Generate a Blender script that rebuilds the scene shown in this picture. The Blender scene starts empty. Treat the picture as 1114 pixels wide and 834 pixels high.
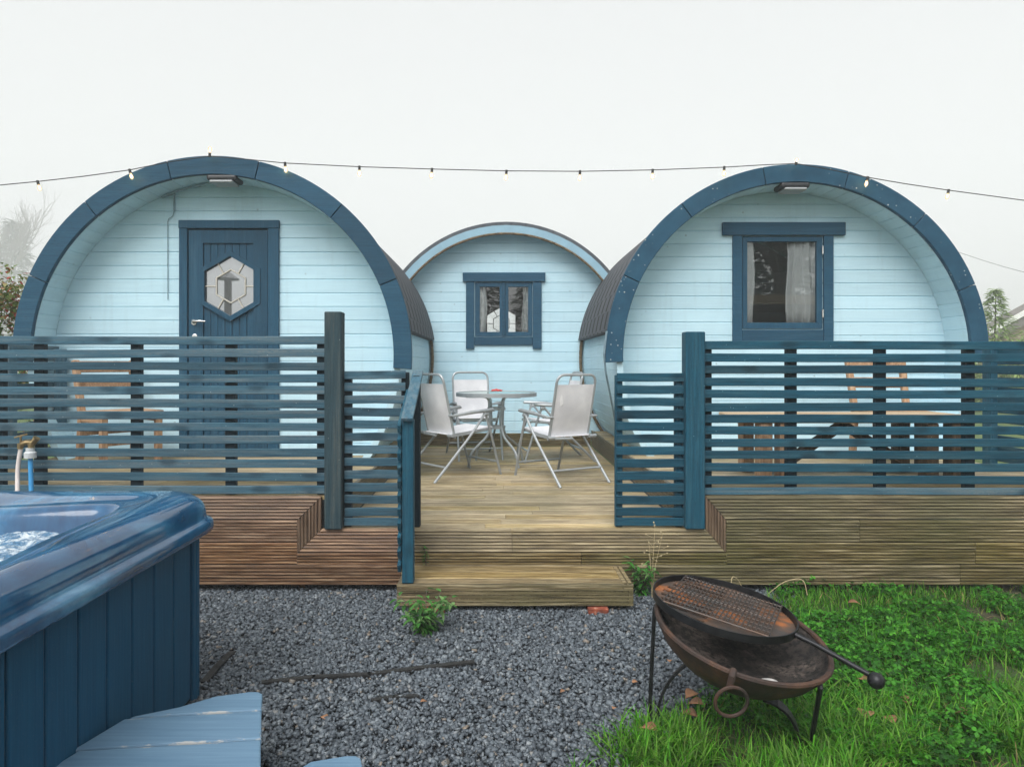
import bpy, math, random
import numpy as np
from mathutils import Vector, Matrix
random.seed(7); RNG = np.random.default_rng(7)
SC = bpy.context.scene; COL = SC.collection
PI = math.pi; R = math.radians
F, VX, VY, EYE = 743.0, 540.0, 397.0, 1.47      # measured focal length / vanishing point, only used to read real sizes off the photo

def at(px, py, d):
    """world point seen at photo pixel px,py at distance d"""
    s = F / d
    return Vector(((px - VX) / s, d, EYE - (py - VY) / s))

# ------------------------------------------------------------------ mesh builder
LOC = {}
class MB:
    def __init__(self): self.v = []; self.f = []; self.uv = None; self.col = None
    def add(self, vs, fs):
        o = len(self.v); self.v.extend([tuple(p) for p in vs]); self.f.extend([tuple(i + o for i in f) for f in fs]); return o
    def box(self, x0, x1, y0, y1, z0, z1):
        self.add([(x, y, z) for x in (x0, x1) for y in (y0, y1) for z in (z0, z1)],
                 [(0,1,3,2),(4,6,7,5),(0,4,5,1),(2,3,7,6),(0,2,6,4),(1,5,7,3)])
    def obox(self, c, X, Y, Z, sx, sy, sz):
        c = Vector(c); vs = []
        for a in (-.5, .5):
            for b in (-.5, .5):
                for g in (-.5, .5): vs.append(c + X*(a*sx) + Y*(b*sy) + Z*(g*sz))
        self.add(vs, [(0,1,3,2),(4,6,7,5),(0,4,5,1),(2,3,7,6),(0,2,6,4),(1,5,7,3)])
    def bar(self, p0, p1, w, h, up=(0,0,1)):
        p0 = Vector(p0); p1 = Vector(p1); X = (p1-p0); L = X.length; X.normalize()
        Y = Vector(up).cross(X)
        if Y.length < 1e-4: Y = Vector((0,1,0)).cross(X)
        Y.normalize(); Z = X.cross(Y)
        self.obox((p0+p1)/2, X, Y, Z, L, w, h)
    def tube(self, pts, r, n=8, caps=True):
        pts = [Vector(p) for p in pts]; m = len(pts)
        rr = r if hasattr(r, '__len__') else [r]*m
        t0 = (pts[1]-pts[0]).normalized()
        up = Vector((0,0,1)) if abs(t0.z) < .9 else Vector((1,0,0))
        N = t0.cross(up).normalized(); vs = []; fs = []
        for i, p in enumerate(pts):
            t = (pts[min(i+1,m-1)] - pts[max(i-1,0)]).normalized()
            N = (N - t*N.dot(t)).normalized(); B = t.cross(N)
            for k in range(n):
                a = 2*PI*k/n; vs.append(p + (N*math.cos(a) + B*math.sin(a))*rr[i])
        for i in range(m-1):
            for k in range(n):
                k2 = (k+1) % n; fs.append((i*n+k, i*n+k2, (i+1)*n+k2, (i+1)*n+k))
        if caps: fs.append(tuple(range(n))[::-1]); fs.append(tuple(range((m-1)*n, m*n)))
        self.add(vs, fs)
    def prism(self, poly, fn0, fn1):
        """poly: list of 2-D points; fn0/fn1 place them in space at either end"""
        n = len(poly); vs = [fn0(*p) for p in poly] + [fn1(*p) for p in poly]
        fs = [(i, (i+1) % n, n+(i+1) % n, n+i) for i in range(n)] + [tuple(range(n))[::-1], tuple(range(n, 2*n))]
        self.add(vs, fs)
    def lathe(self, prof, n=32, M=Matrix(), closed=False):
        m = len(prof); vs = []; fs = []
        for k in range(n):
            a = 2*PI*k/n
            for (r, z) in prof: vs.append(M @ Vector((r*math.cos(a), r*math.sin(a), z)))
        for k in range(n):
            k2 = (k+1) % n
            for i in range(m if closed else m-1):
                j = (i+1) % m; fs.append((k*m+i, k2*m+i, k2*m+j, k*m+j))
        self.add(vs, fs)
    def disc_ball(self, c, r, n=12, m=8, sq=(1,1,1)):
        vs = []; fs = []; c = Vector(c)
        for i in range(m+1):
            th = PI*i/m
            for k in range(n):
                a = 2*PI*k/n
                vs.append(c + Vector((r*sq[0]*math.sin(th)*math.cos(a), r*sq[1]*math.sin(th)*math.sin(a), r*sq[2]*math.cos(th))))
        for i in range(m):
            for k in range(n):
                k2 = (k+1) % n; fs.append((i*n+k, (i+1)*n+k, (i+1)*n+k2, i*n+k2))
        self.add(vs, fs)
    def build(self, name, mat, parent=None, smooth=False, bevel=0, seg=1, label=None):
        me = bpy.data.meshes.new(name)
        loc = Vector((0,0,0))
        if parent is not None: loc = LOC.get(parent.name, Vector((0,0,0)))
        me.from_pydata([(p[0]-loc.x, p[1]-loc.y, p[2]-loc.z) for p in self.v], [], self.f)
        if self.uv is not None:
            ul = me.uv_layers.new(name='UVMap'); vi = np.empty(len(me.loops), dtype=np.int32)
            me.loops.foreach_get('vertex_index', vi); ul.data.foreach_set('uv', np.array(self.uv, dtype=np.float32)[vi].ravel())
        me.validate(clean_customdata=False); me.update()
        if isinstance(mat, (list, tuple)):
            for m_ in mat: me.materials.append(m_)
        else: me.materials.append(mat)
        # consistent outward normals
        import bmesh
        b = bmesh.new(); b.from_mesh(me); bmesh.ops.recalc_face_normals(b, faces=b.faces)
        b.to_mesh(me); b.free()
        if smooth: me.polygons.foreach_set('use_smooth', [True]*len(me.polygons))
        o = bpy.data.objects.new(name, me); COL.objects.link(o)
        if parent is not None: o.parent = parent; LOC[o.name] = loc
        if bevel:
            md = o.modifiers.new('bevel', 'BEVEL'); md.width = bevel; md.segments = seg; md.limit_method = 'ANGLE'; md.angle_limit = R(40)
            md.harden_normals = False
        if smooth:
            try: me.set_sharp_from_angle(angle=R(42))
            except Exception: pass
        if label: o['label'] = label
        return o

def tag(o, label=None, cat=None, group=None, kind=None):
    if label: o['label'] = label
    if cat: o['category'] = cat
    if group: o['group'] = group
    if kind: o['kind'] = kind
    return o
def thing(name, loc, label, cat, group=None):
    o = bpy.data.objects.new(name, None); COL.objects.link(o); o.location = loc; o.empty_display_size = .1
    LOC[o.name] = Vector(loc); return tag(o, label, cat, group)
def copy_thing(root, label=None):
    r = root.copy(); COL.objects.link(r)
    for ch in list(root.children):
        c = ch.copy(); COL.objects.link(c); c.parent = r
        for g in list(ch.children):
            d = g.copy(); COL.objects.link(d); d.parent = c
    if label: r['label'] = label
    return r
def fast_mesh(name, V, T, mat, cols=None, smooth=False, nper=3):
    """big numpy mesh: V (n,3), T (m,nper)"""
    me = bpy.data.meshes.new(name); V = np.asarray(V, np.float32); T = np.asarray(T, np.int32)
    me.vertices.add(len(V)); me.vertices.foreach_set('co', V.ravel())
    me.loops.add(T.size); me.loops.foreach_set('vertex_index', T.ravel())
    me.polygons.add(len(T)); me.polygons.foreach_set('loop_start', np.arange(0, T.size, nper, dtype=np.int32))
    try: me.polygons.foreach_set('loop_total', np.full(len(T), nper, dtype=np.int32))
    except Exception: pass
    if smooth: me.polygons.foreach_set('use_smooth', np.ones(len(T), bool))
    me.update(calc_edges=True)
    if cols is not None:
        ca = me.color_attributes.new('tint', 'FLOAT_COLOR', 'POINT')
        c4 = np.ones((len(V), 4), np.float32); c4[:, :3] = cols; ca.data.foreach_set('color', c4.ravel())
    me.materials.append(mat)
    o = bpy.data.objects.new(name, me); COL.objects.link(o); return o

# ------------------------------------------------------------------ materials
def srgb(r, g, b):
    f = lambda c: (c/12.92 if c <= .04045 else ((c+.055)/1.055)**2.4)
    return tuple(f(c/255) for c in (r, g, b))
class NT:
    def __init__(self, name):
        self.m = bpy.data.materials.new(name); self.m.use_nodes = True; self.t = self.m.node_tree; self.t.nodes.clear()
        self.out = self.t.nodes.new('ShaderNodeOutputMaterial')
    def n(self, typ, props=None, **ins):
        nd = self.t.nodes.new(typ)
        for k, v in (props or {}).items(): setattr(nd, k, v)
        for k, v in ins.items():
            self.set(nd, k, v)
        return nd
    def set(self, nd, k, v):
        key = int(k[1:]) if (k[0] == 'i' and k[1:].isdigit()) else k.replace('_', ' ')
        sk = nd.inputs[key]
        if isinstance(v, bpy.types.NodeSocket): self.t.links.new(v, sk)
        elif isinstance(v, bpy.types.Node): self.t.links.new(v.outputs[0], sk)
        elif isinstance(v, (tuple, list)) and len(v) == 3 and sk.type == 'RGBA': sk.default_value = (*v, 1)
        else: sk.default_value = v
    def math(self, op, a, b=0.0, c=None, clamp=False):
        nd = self.n('ShaderNodeMath', {'operation': op, 'use_clamp': clamp}, i0=a, i1=b)
        if c is not None: self.set(nd, 'i2', c)
        return nd.outputs[0]
    def mix(self, fac, a, b, mode='MIX'):
        nd = self.n('ShaderNodeMix', {'data_type': 'RGBA', 'blend_type': mode})
        self.set(nd, 'i0', fac); self.set(nd, 'i6', a); self.set(nd, 'i7', b); return nd.outputs[2]
    def ramp(self, fac, *stops):
        nd = self.n('ShaderNodeValToRGB', Fac=fac); e = nd.color_ramp.elements
        while len(e) < len(stops): e.new(.5)
        for el, (p, c) in zip(e, stops):
            el.position = p; el.color = (*((c, c, c) if isinstance(c, (int, float)) else c), 1)
        return nd.outputs[0]
    def maprange(self, v, a, b, c=0., d=1.):
        return self.n('ShaderNodeMapRange', {'clamp': True}, i0=v, i1=a, i2=b, i3=c, i4=d).outputs[0]
    def coords(self, kind='Object', scale=(1,1,1), jitter=0):
        tc = self.n('ShaderNodeTexCoord').outputs[kind]
        if jitter:
            g = self.n('ShaderNodeNewGeometry').outputs['Random Per Island']
            off = self.n('ShaderNodeCombineXYZ', X=self.math('MULTIPLY', g, 37.1*jitter), Y=self.math('MULTIPLY', g, 19.7*jitter), Z=self.math('MULTIPLY', g, 53.3*jitter))
            tc = self.n('ShaderNodeVectorMath', {'operation': 'ADD'}, i0=tc, i1=off.outputs[0]).outputs[0]
        return self.n('ShaderNodeMapping', Vector=tc, Scale=scale).outputs[0]
    def noise(self, vec, scale=5., detail=4., rough=.55, dist=0.):
        return self.n('ShaderNodeTexNoise', Vector=vec, Scale=scale, Detail=detail, Roughness=rough, Distortion=dist).outputs[0]
    def island(self): return self.n('ShaderNodeNewGeometry').outputs['Random Per Island']
    def bump(self, h, strength=.3, dist=.005, normal=None):
        nd = self.n('ShaderNodeBump', Strength=strength, Distance=dist, Height=h)
        if normal is not None: self.set(nd, 'Normal', normal)
        return nd.outputs[0]
    def bsdf(self, color, rough=.6, metal=0., normal=None, **kw):
        b = self.n('ShaderNodeBsdfPrincipled', Base_Color=color, Roughness=rough, Metallic=metal, **kw)
        if normal is not None: self.set(b, 'Normal', normal)
        self.t.links.new(b.outputs[0], self.out.inputs[0]); return b
def simple(name, color, rough=.6, metal=0., var=.18, nscale=14., bump=.15, **kw):
    t = NT(name); v = t.coords(); n = t.noise(v, nscale, 5)
    c = t.mix(t.maprange(n, .3, .7), tuple(x*(1-var) for x in color), tuple(min(1, x*(1+var)) for x in color))
    t.bsdf(c, t.maprange(n, .3, .7, rough*.85, min(1, rough*1.15)), metal, t.bump(t.noise(v, nscale*8, 3), bump, .002) if bump else None, **kw); return t.m

AX = {'X': (1.0, 26, 26), 'Y': (26, 1.0, 26), 'Z': (26, 26, 1.0)}
def stained(name, axis, base, dark, worn, wornamt=.5, rough=.65, knots=True, sc=3.0, islandvar=.25, spec=.22):
    """stained / painted timber: grain along axis, darker knots, worn paler patches, board-to-board change"""
    t = NT(name); v = t.coords('Object', AX[axis], 1)
    g = t.noise(v, sc, 6, .62, .35)
    c = t.mix(t.maprange(g, .34, .66), dark, base)
    w = t.noise(t.coords('Object', tuple(x*.3 for x in AX[axis]), 1), sc, 6, .65)
    wear = t.maprange(w, .62-.2*wornamt, .80-.2*wornamt, 0, .85)
    fine = t.noise(t.coords('Object', tuple(x*1.0 if x > 1 else 3. for x in AX[axis]), 1), sc*3.5, 4, .7)
    wear = t.math('MULTIPLY', wear, t.maprange(fine, .38, .58, .1, 1))
    c = t.mix(wear, c, worn)
    c = t.mix(t.maprange(fine, .50, .68, 0, .55), c, tuple(x*.55 for x in dark))
    if knots:
        vk = t.coords('Object', tuple(5.5 if x > 1 else 2.6 for x in AX[axis]), 1)
        vo = t.n('ShaderNodeTexVoronoi', Vector=vk, Scale=1.3).outputs['Distance']
        k = t.maprange(t.math('MULTIPLY_ADD', t.math('SUBTRACT', fine, .5), .35, vo), .12, .27, 1, 0)
        c = t.mix(t.math('MULTIPLY', k, .7), c, tuple(x*.5 for x in dark))
        sp = t.n('ShaderNodeTexVoronoi', Vector=t.coords('Object', (1, 1, 1), 1), Scale=17.).outputs['Distance']
        c = t.mix(t.maprange(t.math('MULTIPLY_ADD', fine, .06, sp), .066, .09, .7, 0), c, tuple(min(1, x*1.6+.08) for x in worn))
    hv = t.n('ShaderNodeHueSaturation', Color=c, Value=t.maprange(t.island(), 0, 1, 1-islandvar, 1+islandvar))
    t.bsdf(hv.outputs[0], t.maprange(g, .3, .7, rough*.9, min(1, rough*1.15)), 0, t.bump(t.math('ADD', g, t.math('MULTIPLY', fine, .8)), .5, .004), Specular_IOR_Level=spec); return t.m

M = {}
def make_mats():
    # pale blue painted cladding
    for nm, ax in (('pale', 'X'), ('pale_y', 'Y')):
        t = NT('pale_blue_paint_' + ax.lower()); v = t.coords('Object', AX[ax], 1)
        g = t.noise(v, 2.2, 6, .6, .2); d = t.noise(t.coords('Object', (1, 1, 1)), 1.3, 6, .65); dr = t.noise(t.coords('Object', (9, 9, .7)), 1.6, 5, .6)
        c = t.mix(t.maprange(g, .3, .7), (.47, .68, .785), (.54, .75, .84))
        c = t.mix(t.maprange(d, .5, .72, 0, .35), c, (.36, .52, .60)); c = t.mix(t.maprange(dr, .55, .75, 0, .25), c, (.34, .47, .52))
        sp = t.n('ShaderNodeTexVoronoi', Vector=t.coords('Object', (1,1,1), 1), Scale=5.).outputs['Distance']
        c = t.mix(t.maprange(t.math('MULTIPLY_ADD', t.noise(v, 9, 3), .05, sp), .055, .085, .6, 0), c, (.24, .33, .36))
        hv = t.n('ShaderNodeHueSaturation', Color=c, Value=t.maprange(t.island(), 0, 1, .94, 1.05))
        t.bsdf(hv.outputs[0], .6, 0, t.bump(t.math('ADD', g, t.noise(v, 7, 4)), .4, .004), Specular_IOR_Level=.25); M[nm] = t.m
    # navy paint
    for nm, ax in (('navy', 'X'), ('navy_z', 'Z')):
        M[nm] = stained('navy_paint_' + ax.lower(), ax, (.018, .078, .135), (.011, .054, .098), (.05, .125, .18), .35, .55, False, 3, .12)
    t = NT('navy_paint_chipped'); v = t.coords(); n = t.noise(v, 7, 5)
    c = t.mix(t.maprange(n, .3, .7), (.011, .056, .102), (.020, .082, .14))
    sp = t.n('ShaderNodeTexVoronoi', Vector=v, Scale=19.).outputs['Distance']
    lo = t.maprange(t.noise(t.coords('Object', (1, 1, 1)), 1.1, 3), .5, .58)
    c = t.mix(t.math('MULTIPLY', t.maprange(t.math('MULTIPLY_ADD', t.noise(v, 40, 3), .15, sp), .17, .22, 1, 0), lo), c, (.55, .57, .55)); 
    t.bsdf(c, .6, 0, t.bump(t.noise(v, 30, 4), .3, .003), Specular_IOR_Level=.22); M['navy_chip'] = t.m
    for nm, ax in (('fence_grey', 'X'), ('fence_grey_y', 'Y'), ('fence_grey_z', 'Z')):
        M[nm] = stained('weathered_blue_stain_' + ax.lower(), ax, (.054, .128, .175), (.024, .068, .102), (.155, .185, .192), .8, .7, True, 3.2, .22)
    for nm, ax in (('fence_teal', 'X'), ('fence_teal_y', 'Y'), ('fence_teal_z', 'Z')):
        M[nm] = stained('teal_stain_' + ax.lower(), ax, (.011, .076, .120), (.005, .043, .072), (.060, .135, .165), .6, .6, True, 3.2, .24)
    M['fence_dark'] = stained('dark_batten', 'Z', (.006, .018, .027), (.004, .012, .018), (.015, .03, .038), .2, .7, False)
    M['post_grey'] = stained('weathered_post', 'Z', (.034, .066, .080), (.017, .038, .049), (.105, .118, .108), .7, .75, True, 4, .05)
    # decking
    def deck(name, axis, tones, algae=.3):
        t = NT(name); v = t.coords('Object', AX[axis], 1); w = t.coords('Object', (1, 1, 1))
        g = t.noise(v, 3.5, 6, .65, .3)
        c = t.ramp(g, (.30, tones[0]), (.5, tones[1]), (.70, tones[2]))
        big = t.noise(w, 1.1, 4, .6)
        c = t.mix(t.maprange(big, .42, .68, 0, algae), c, (.075, .082, .025))
        st = t.noise(t.coords('Object', tuple(x*.6 for x in AX[axis])), 4.5, 5, .7)
        c = t.mix(t.maprange(st, .50, .66, 0, .75), c, tuple(x*.38 for x in tones[0]))
        hv = t.n('ShaderNodeHueSaturation', Color=c, Value=t.maprange(t.island(), 0, 1, .78, 1.2), Saturation=t.maprange(t.math('FRACT', t.math('MULTIPLY', t.island(), 7.3)), 0, 1, .8, 1.15))
        t.bsdf(hv.outputs[0], t.maprange(g, .3, .7, .45, .75), 0, t.bump(g, .3, .004)); return t.m
    M['deck'] = deck('weathered_decking', 'X', ((.17, .12, .060), (.42, .325, .18), (.66, .56, .37)), .45)
    M['fascia_brown'] = deck('brown_decking', 'X', ((.055, .027, .015), (.19, .103, .056), (.43, .295, .19)), .12)
    M['fascia_brown_z'] = deck('brown_decking_upright', 'Z', ((.075, .040, .022), (.165, .095, .055), (.26, .165, .10)), .25)
    M['fascia_green'] = deck('mossy_decking', 'X', ((.036, .026, .010), (.155, .116, .046), (.44, .36, .21)), .5)
    M['step_deck'] = deck('step_decking', 'X', ((.07, .046, .018), (.24, .172, .075), (.52, .42, .24)), .4)
    M['deck_y'] = deck('mossy_decking_end', 'Y', ((.07, .055, .03), (.15, .12, .07), (.25, .205, .13)), .5)
    # shingles
    t = NT('roof_shingle'); uv = t.n('ShaderNodeTexCoord').outputs['UV']
    sp = t.n('ShaderNodeSeparateXYZ', Vector=uv); row = t.math('DIVIDE', sp.outputs[1], .19); par = t.math('MULTIPLY', t.math('MODULO', t.math('FLOOR', row), 2.), .5)
    fu = t.math('FRACT', t.math('ADD', t.math('DIVIDE', sp.outputs[0], .29), par)); slot = t.math('MULTIPLY', t.math('LESS_THAN', fu, .30), t.math('LESS_THAN', t.math('FRACT', row), .93))
    lip = t.math('LESS_THAN', t.math('FRACT', row), .05)
    n = t.noise(t.coords(), 60, 4); big = t.noise(t.coords(), 2.5, 4)
    c = t.mix(t.maprange(n, .3, .7), (.042, .049, .060), (.095, .104, .118)); c = t.mix(t.maprange(big, .4, .7, 0, .4), c, (.12, .126, .135))
    c = t.mix(slot, c, (.004, .004, .005)); c = t.mix(t.math('MULTIPLY', lip, .45), c, (.015, .015, .016))
    t.bsdf(c, .85, 0, t.bump(t.math('SUBTRACT', t.math('MULTIPLY', n, .3), t.math('ADD', slot, lip)), .6, .006)); M['shingle'] = t.m
    t = NT('rope'); v = t.coords('Object', (1, 1, 1))
    wv = t.noise(v, 38, 4)
    t.bsdf(t.mix(t.maprange(wv, .35, .65), (.05, .035, .02), (.23, .17, .10)), .9, 0, t.bump(wv, .8, .006)); M['rope'] = t.m
    M['chair_metal'] = simple('grey_painted_steel', (.36, .385, .40), .38, .35, .1, 20, .05)
    t = NT('pale_mesh_fabric'); v = t.coords(); n = t.noise(v, 4, 4)
    wv = t.n('ShaderNodeTexChecker', Vector=v, Scale=220.).outputs['Fac']
    b = t.bsdf(t.mix(t.maprange(n, .35, .7), (.62, .62, .65), (.78, .78, .80)), .75, 0, t.bump(wv, .3, .001)); M['sling'] = t.m
    M['edge_blue'] = simple('blue_edge_paint', (.24, .40, .50), .5, 0, .08, 6, .15)
    t = NT('window_glass')
    gl = t.n('ShaderNodeBsdfGlossy', Color=(1, 1, 1), Roughness=.01); tr = t.n('ShaderNodeBsdfTransparent', Color=(.93, .95, .95))
    fr = t.n('ShaderNodeFresnel', IOR=1.5).outputs[0]
    mx = t.n('ShaderNodeMixShader', Fac=t.math('MULTIPLY_ADD', fr, 1.5, .03, True)); t.t.links.new(tr.outputs[0], mx.inputs[1]); t.t.links.new(gl.outputs[0], mx.inputs[2])
    t.t.links.new(mx.outputs[0], t.out.inputs[0]); M['glass'] = t.m
    t = NT('mirrored_glass')
    gl = t.n('ShaderNodeBsdfGlossy', Color=(.95, .98, 1), Roughness=.015); df = t.n('ShaderNodeBsdfPrincipled', Base_Color=(.10, .11, .115), Roughness=.4)
    mx = t.n('ShaderNodeMixShader', Fac=.33); t.t.links.new(df.outputs[0], mx.inputs[1]); t.t.links.new(gl.outputs[0], mx.inputs[2]); t.t.links.new(mx.outputs[0], t.out.inputs[0]); M['mirror'] = t.m
    t = NT('tabletop_glass')
    gl = t.n('ShaderNodeBsdfGlossy', Color=(.9, 1, .98), Roughness=.03); tr = t.n('ShaderNodeBsdfTransparent', Color=(.80, .88, .87))
    mx = t.n('ShaderNodeMixShader', Fac=t.math('MULTIPLY_ADD', t.n('ShaderNodeFresnel', IOR=1.5).outputs[0], 1., .05, True)); t.t.links.new(tr.outputs[0], mx.inputs[1]); t.t.links.new(gl.outputs[0], mx.inputs[2])
    t.t.links.new(mx.outputs[0], t.out.inputs[0]); M['tglass'] = t.m
    t = NT('frosted_glass'); n = t.noise(t.coords(), 40, 3)
    t.bsdf(t.mix(n, (.36, .385, .40), (.46, .485, .50)), .12, 0, None, IOR=1.5); M['frost'] = t.m
    M['curtain'] = simple('white_curtain', (.86, .86, .87), .85, 0, .06, 10, .1)
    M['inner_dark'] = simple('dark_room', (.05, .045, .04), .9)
    M['white_pl'] = simple('lens_plastic', (.30, .32, .335), .35, 0, .05, 5, 0)
    M['black_pl'] = simple('black_plastic', (.018, .02, .024), .45, 0, .3, 20, .1)
    M['lead'] = simple('came_metal', (.55, .52, .46), .35, .5, .1, 20, 0)
    M['chrome'] = simple('brushed_steel', (.62, .62, .61), .22, 1., .1, 20, .03)
    # hot tub shell
    t = NT('marbled_acrylic'); v = t.coords('Object', (1, 1, 1)); n1 = t.noise(v, 1.6, 7, .62, 2.2); n2 = t.noise(v, 6, 6, .6, 1.4)
    c = t.ramp(n1, (.32, (.005, .040, .105)), (.5, (.012, .080, .18)), (.62, (.035, .15, .28)), (.75, (.10, .25, .39)))
    c = t.mix(t.maprange(n2, .55, .72, 0, .45), c, (.012, .05, .12))
    t.bsdf(c, .08, 0, t.bump(t.noise(v, 14, 3), .10, .006), Coat_Weight=.5, Coat_Roughness=.03); M['acrylic'] = t.m
    t = NT('tub_panel'); v = t.coords('Object', AX['Z'], .3); n = t.noise(v, 4, 5, .6); d = t.noise(t.coords(), 140, 2)
    c = t.mix(t.maprange(n, .3, .7), (.004, .050, .108), (.008, .074, .145)); c = t.mix(t.maprange(d, .62, .75, 0, .5), c, (.05, .10, .14))
    t.bsdf(c, .5, 0, t.bump(n, .25, .003), Specular_IOR_Level=.18); M['panel'] = t.m
    t = NT('spa_water'); v = t.coords(); n = t.noise(v, 9, 5, .65, 1.0); foam = t.maprange(t.noise(v, 13, 8, .75, 1.2), .44, .62)
    c = t.mix(foam, (.05, .17, .31), (.80, .86, .89))
    t.bsdf(c, t.maprange(foam, 0, 1, .05, .6), 0, t.bump(t.math('ADD', n, t.noise(v, 60, 5)), .8, .03)); M['water'] = t.m
    # spa steps: worn paint along the board edges
    t = NT('worn_blue_paint'); v = t.coords('Object', AX['X'], .5); w = t.coords('Object', (1, 1, 1))
    g = t.noise(v, 3, 6, .6); c = t.mix(t.maprange(g, .3, .7), (.085, .165, .255), (.135, .235, .335))
    sep = t.n('ShaderNodeSeparateXYZ', Vector=t.n('ShaderNodeTexCoord').outputs['UV'])
    edge = t.maprange(t.math('ABSOLUTE', t.math('SUBTRACT', sep.outputs[1], .5)), .34, .5)
    endw = t.maprange(t.math('ABSOLUTE', t.math('SUBTRACT', sep.outputs[0], .5)), .44, .5)
    wn = t.noise(t.coords('Object', (5, 14, 14)), 1.6, 6, .68)
    wear = t.maprange(t.math('MULTIPLY_ADD', t.math('MAXIMUM', edge, endw), .20, wn), .70, .76)
    c = t.mix(t.math('MULTIPLY', wear, .9), c, (.36, .36, .35)); 
    t.bsdf(c, .38, 0, t.bump(t.math('SUBTRACT', t.math('MULTIPLY', g, .4), wear), .3, .003)); M['worn'] = t.m
    # rust, iron, charcoal
    t = NT('rusty_iron'); v = t.coords(); n = t.noise(v, 7, 7, .65, .5); f = t.noise(v, 70, 4, .6)
    c = t.ramp(n, (.3, (.018, .015, .014)), (.48, (.046, .025, .018)), (.6, (.085, .040, .022)), (.78, (.05, .035, .03)))
    c = t.mix(t.maprange(f, .45, .7, 0, .5), c, (.035, .026, .024)); t.bsdf(c, .72, .15, t.bump(f, .5, .003)); M['rust'] = t.m
    t = NT('sooty_iron'); v = t.coords(); n = t.noise(v, 5, 7, .7, .4); f = t.noise(v, 45, 5, .65)
    c = t.ramp(n, (.36, (.010, .009, .009)), (.50, (.055, .044, .038)), (.64, (.17, .135, .115)))
    c = t.mix(t.maprange(f, .48, .56, 0, .85), c, (.006, .006, .006)); t.bsdf(c, .7, .1, t.bump(f, .8, .006)); M['soot'] = t.m
    M['iron'] = simple('black_iron', (.022, .023, .026), .42, .6, .3, 25, .3)
    t = NT('grill_plate'); v = t.coords(); n = t.noise(v, 6, 6, .6, .3); c = t.ramp(n, (.4, (.055, .046, .042)), (.52, (.10, .060, .040)), (.62, (.34, .115, .032)))
    t.bsdf(c, .6, .2, t.bump(t.noise(v, 60, 4), .3, .002)); M['plate'] = t.m
    t = NT('grill_wire'); n = t.noise(t.coords(), 18, 4); t.bsdf(t.ramp(n, (.4, (.060, .056, .055)), (.65, (.085, .05, .034))), .5, .5); M['wire'] = t.m
    t = NT('red_brick'); n = t.noise(t.coords(), 30, 5); t.bsdf(t.ramp(n, (.35, (.13, .03, .016)), (.6, (.26, .06, .03)), (.75, (.42, .25, .18))), .9, 0, t.bump(n, .5, .004)); M['brick'] = t.m
    M['brass'] = simple('aged_brass', (.34, .25, .13), .4, .85, .35, 30, .2)
    M['hose_white'] = simple('white_hose', (.66, .60, .57), .5, 0, .1, 20, .05)
    M['hose_blue'] = simple('blue_hose', (.05, .30, .62), .4, 0, .1, 20, .05)
    M['grey_pl'] = simple('grey_fitting', (.50, .53, .55), .45, 0, .1, 20, .05)
    for nm, ax in (('raw_wood', 'X'), ('raw_wood_z', 'Z')):
        M[nm] = stained('bare_timber_' + ax.lower(), ax, (.42, .275, .17), (.25, .145, .08), (.54, .42, .30), .5, .7, True, 3, .2)
    M['old_wood'] = stained('old_sleeper', 'Z', (.085, .058, .035), (.04, .027, .017), (.20, .14, .085), .4, .8, True, 3, .25)
    M['pale_wood'] = stained('pale_plank', 'X', (.46, .36, .245), (.28, .20, .12), (.60, .52, .41), .5, .75, True, 3, .2)
    M['cable'] = simple('black_cable', (.015, .015, .015), .6, 0, .2, 20, .1)
    M['cord_blue'] = simple('painted_cable', (.20, .30, .36), .6, 0, .2, 20, .1)
    t = NT('lamp_glass'); e = t.n('ShaderNodeEmission', Color=(1., .74, .42), Strength=.60); tr = t.n('ShaderNodeBsdfTransparent'); mx = t.n('ShaderNodeMixShader', Fac=.65)
    t.t.links.new(tr.outputs[0], mx.inputs[1]); t.t.links.new(e.outputs[0], mx.inputs[2]); t.t.links.new(mx.outputs[0], t.out.inputs[0]); M['bulb'] = t.m
    t = NT('lamp_filament'); e = t.n('ShaderNodeEmission', Color=(1., .62, .28), Strength=110.); t.t.links.new(e.outputs[0], t.out.inputs[0]); M['filament'] = t.m
    # gravel
    t = NT('slate_chips'); i = t.island(); n = t.noise(t.coords(), 90, 3)
    c = t.ramp(i, (.0, (.040, .050, .062)), (.45, (.080, .099, .119)), (.8, (.135, .161, .186)), (.965, (.21, .235, .255)), (1., (.22, .175, .13)))
    c = t.mix(t.maprange(n, .35, .7, 0, .4), c, (.06, .07, .082)); t.bsdf(c, .55, 0, t.bump(n, .3, .003)); M['chips'] = t.m
    t = NT('gravel_bed'); v = t.coords(); n = t.noise(v, 45, 5); t.bsdf(t.ramp(n, (.3, (.012, .014, .017)), (.7, (.06, .068, .078))), .9, 0, t.bump(n, .8, .02)); M['bed'] = t.m
    t = NT('soil_and_turf'); v = t.coords(); n = t.noise(v, 1.7, 7, .65); f = t.noise(v, 30, 5, .6)
    c = t.mix(t.maprange(n, .40, .6), (.055, .034, .022), (.035, .075, .015)); c = t.mix(t.maprange(f, .4, .65, 0, .6), c, (.022, .03, .010))
    t.bsdf(c, .95, 0, t.bump(f, .8, .02)); M['turf'] = t.m
    t = NT('field'); v = t.coords(); n = t.noise(v, .6, 7, .65); f = t.noise(v, 12, 6, .7)
    c = t.mix(t.maprange(n, .35, .65), (.06, .12, .025), (.12, .17, .05)); c = t.mix(t.maprange(f, .4, .65, 0, .6), c, (.035, .07, .015))
    t.bsdf(c, .95, 0, t.bump(f, .8, .05)); M['field'] = t.m
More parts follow.
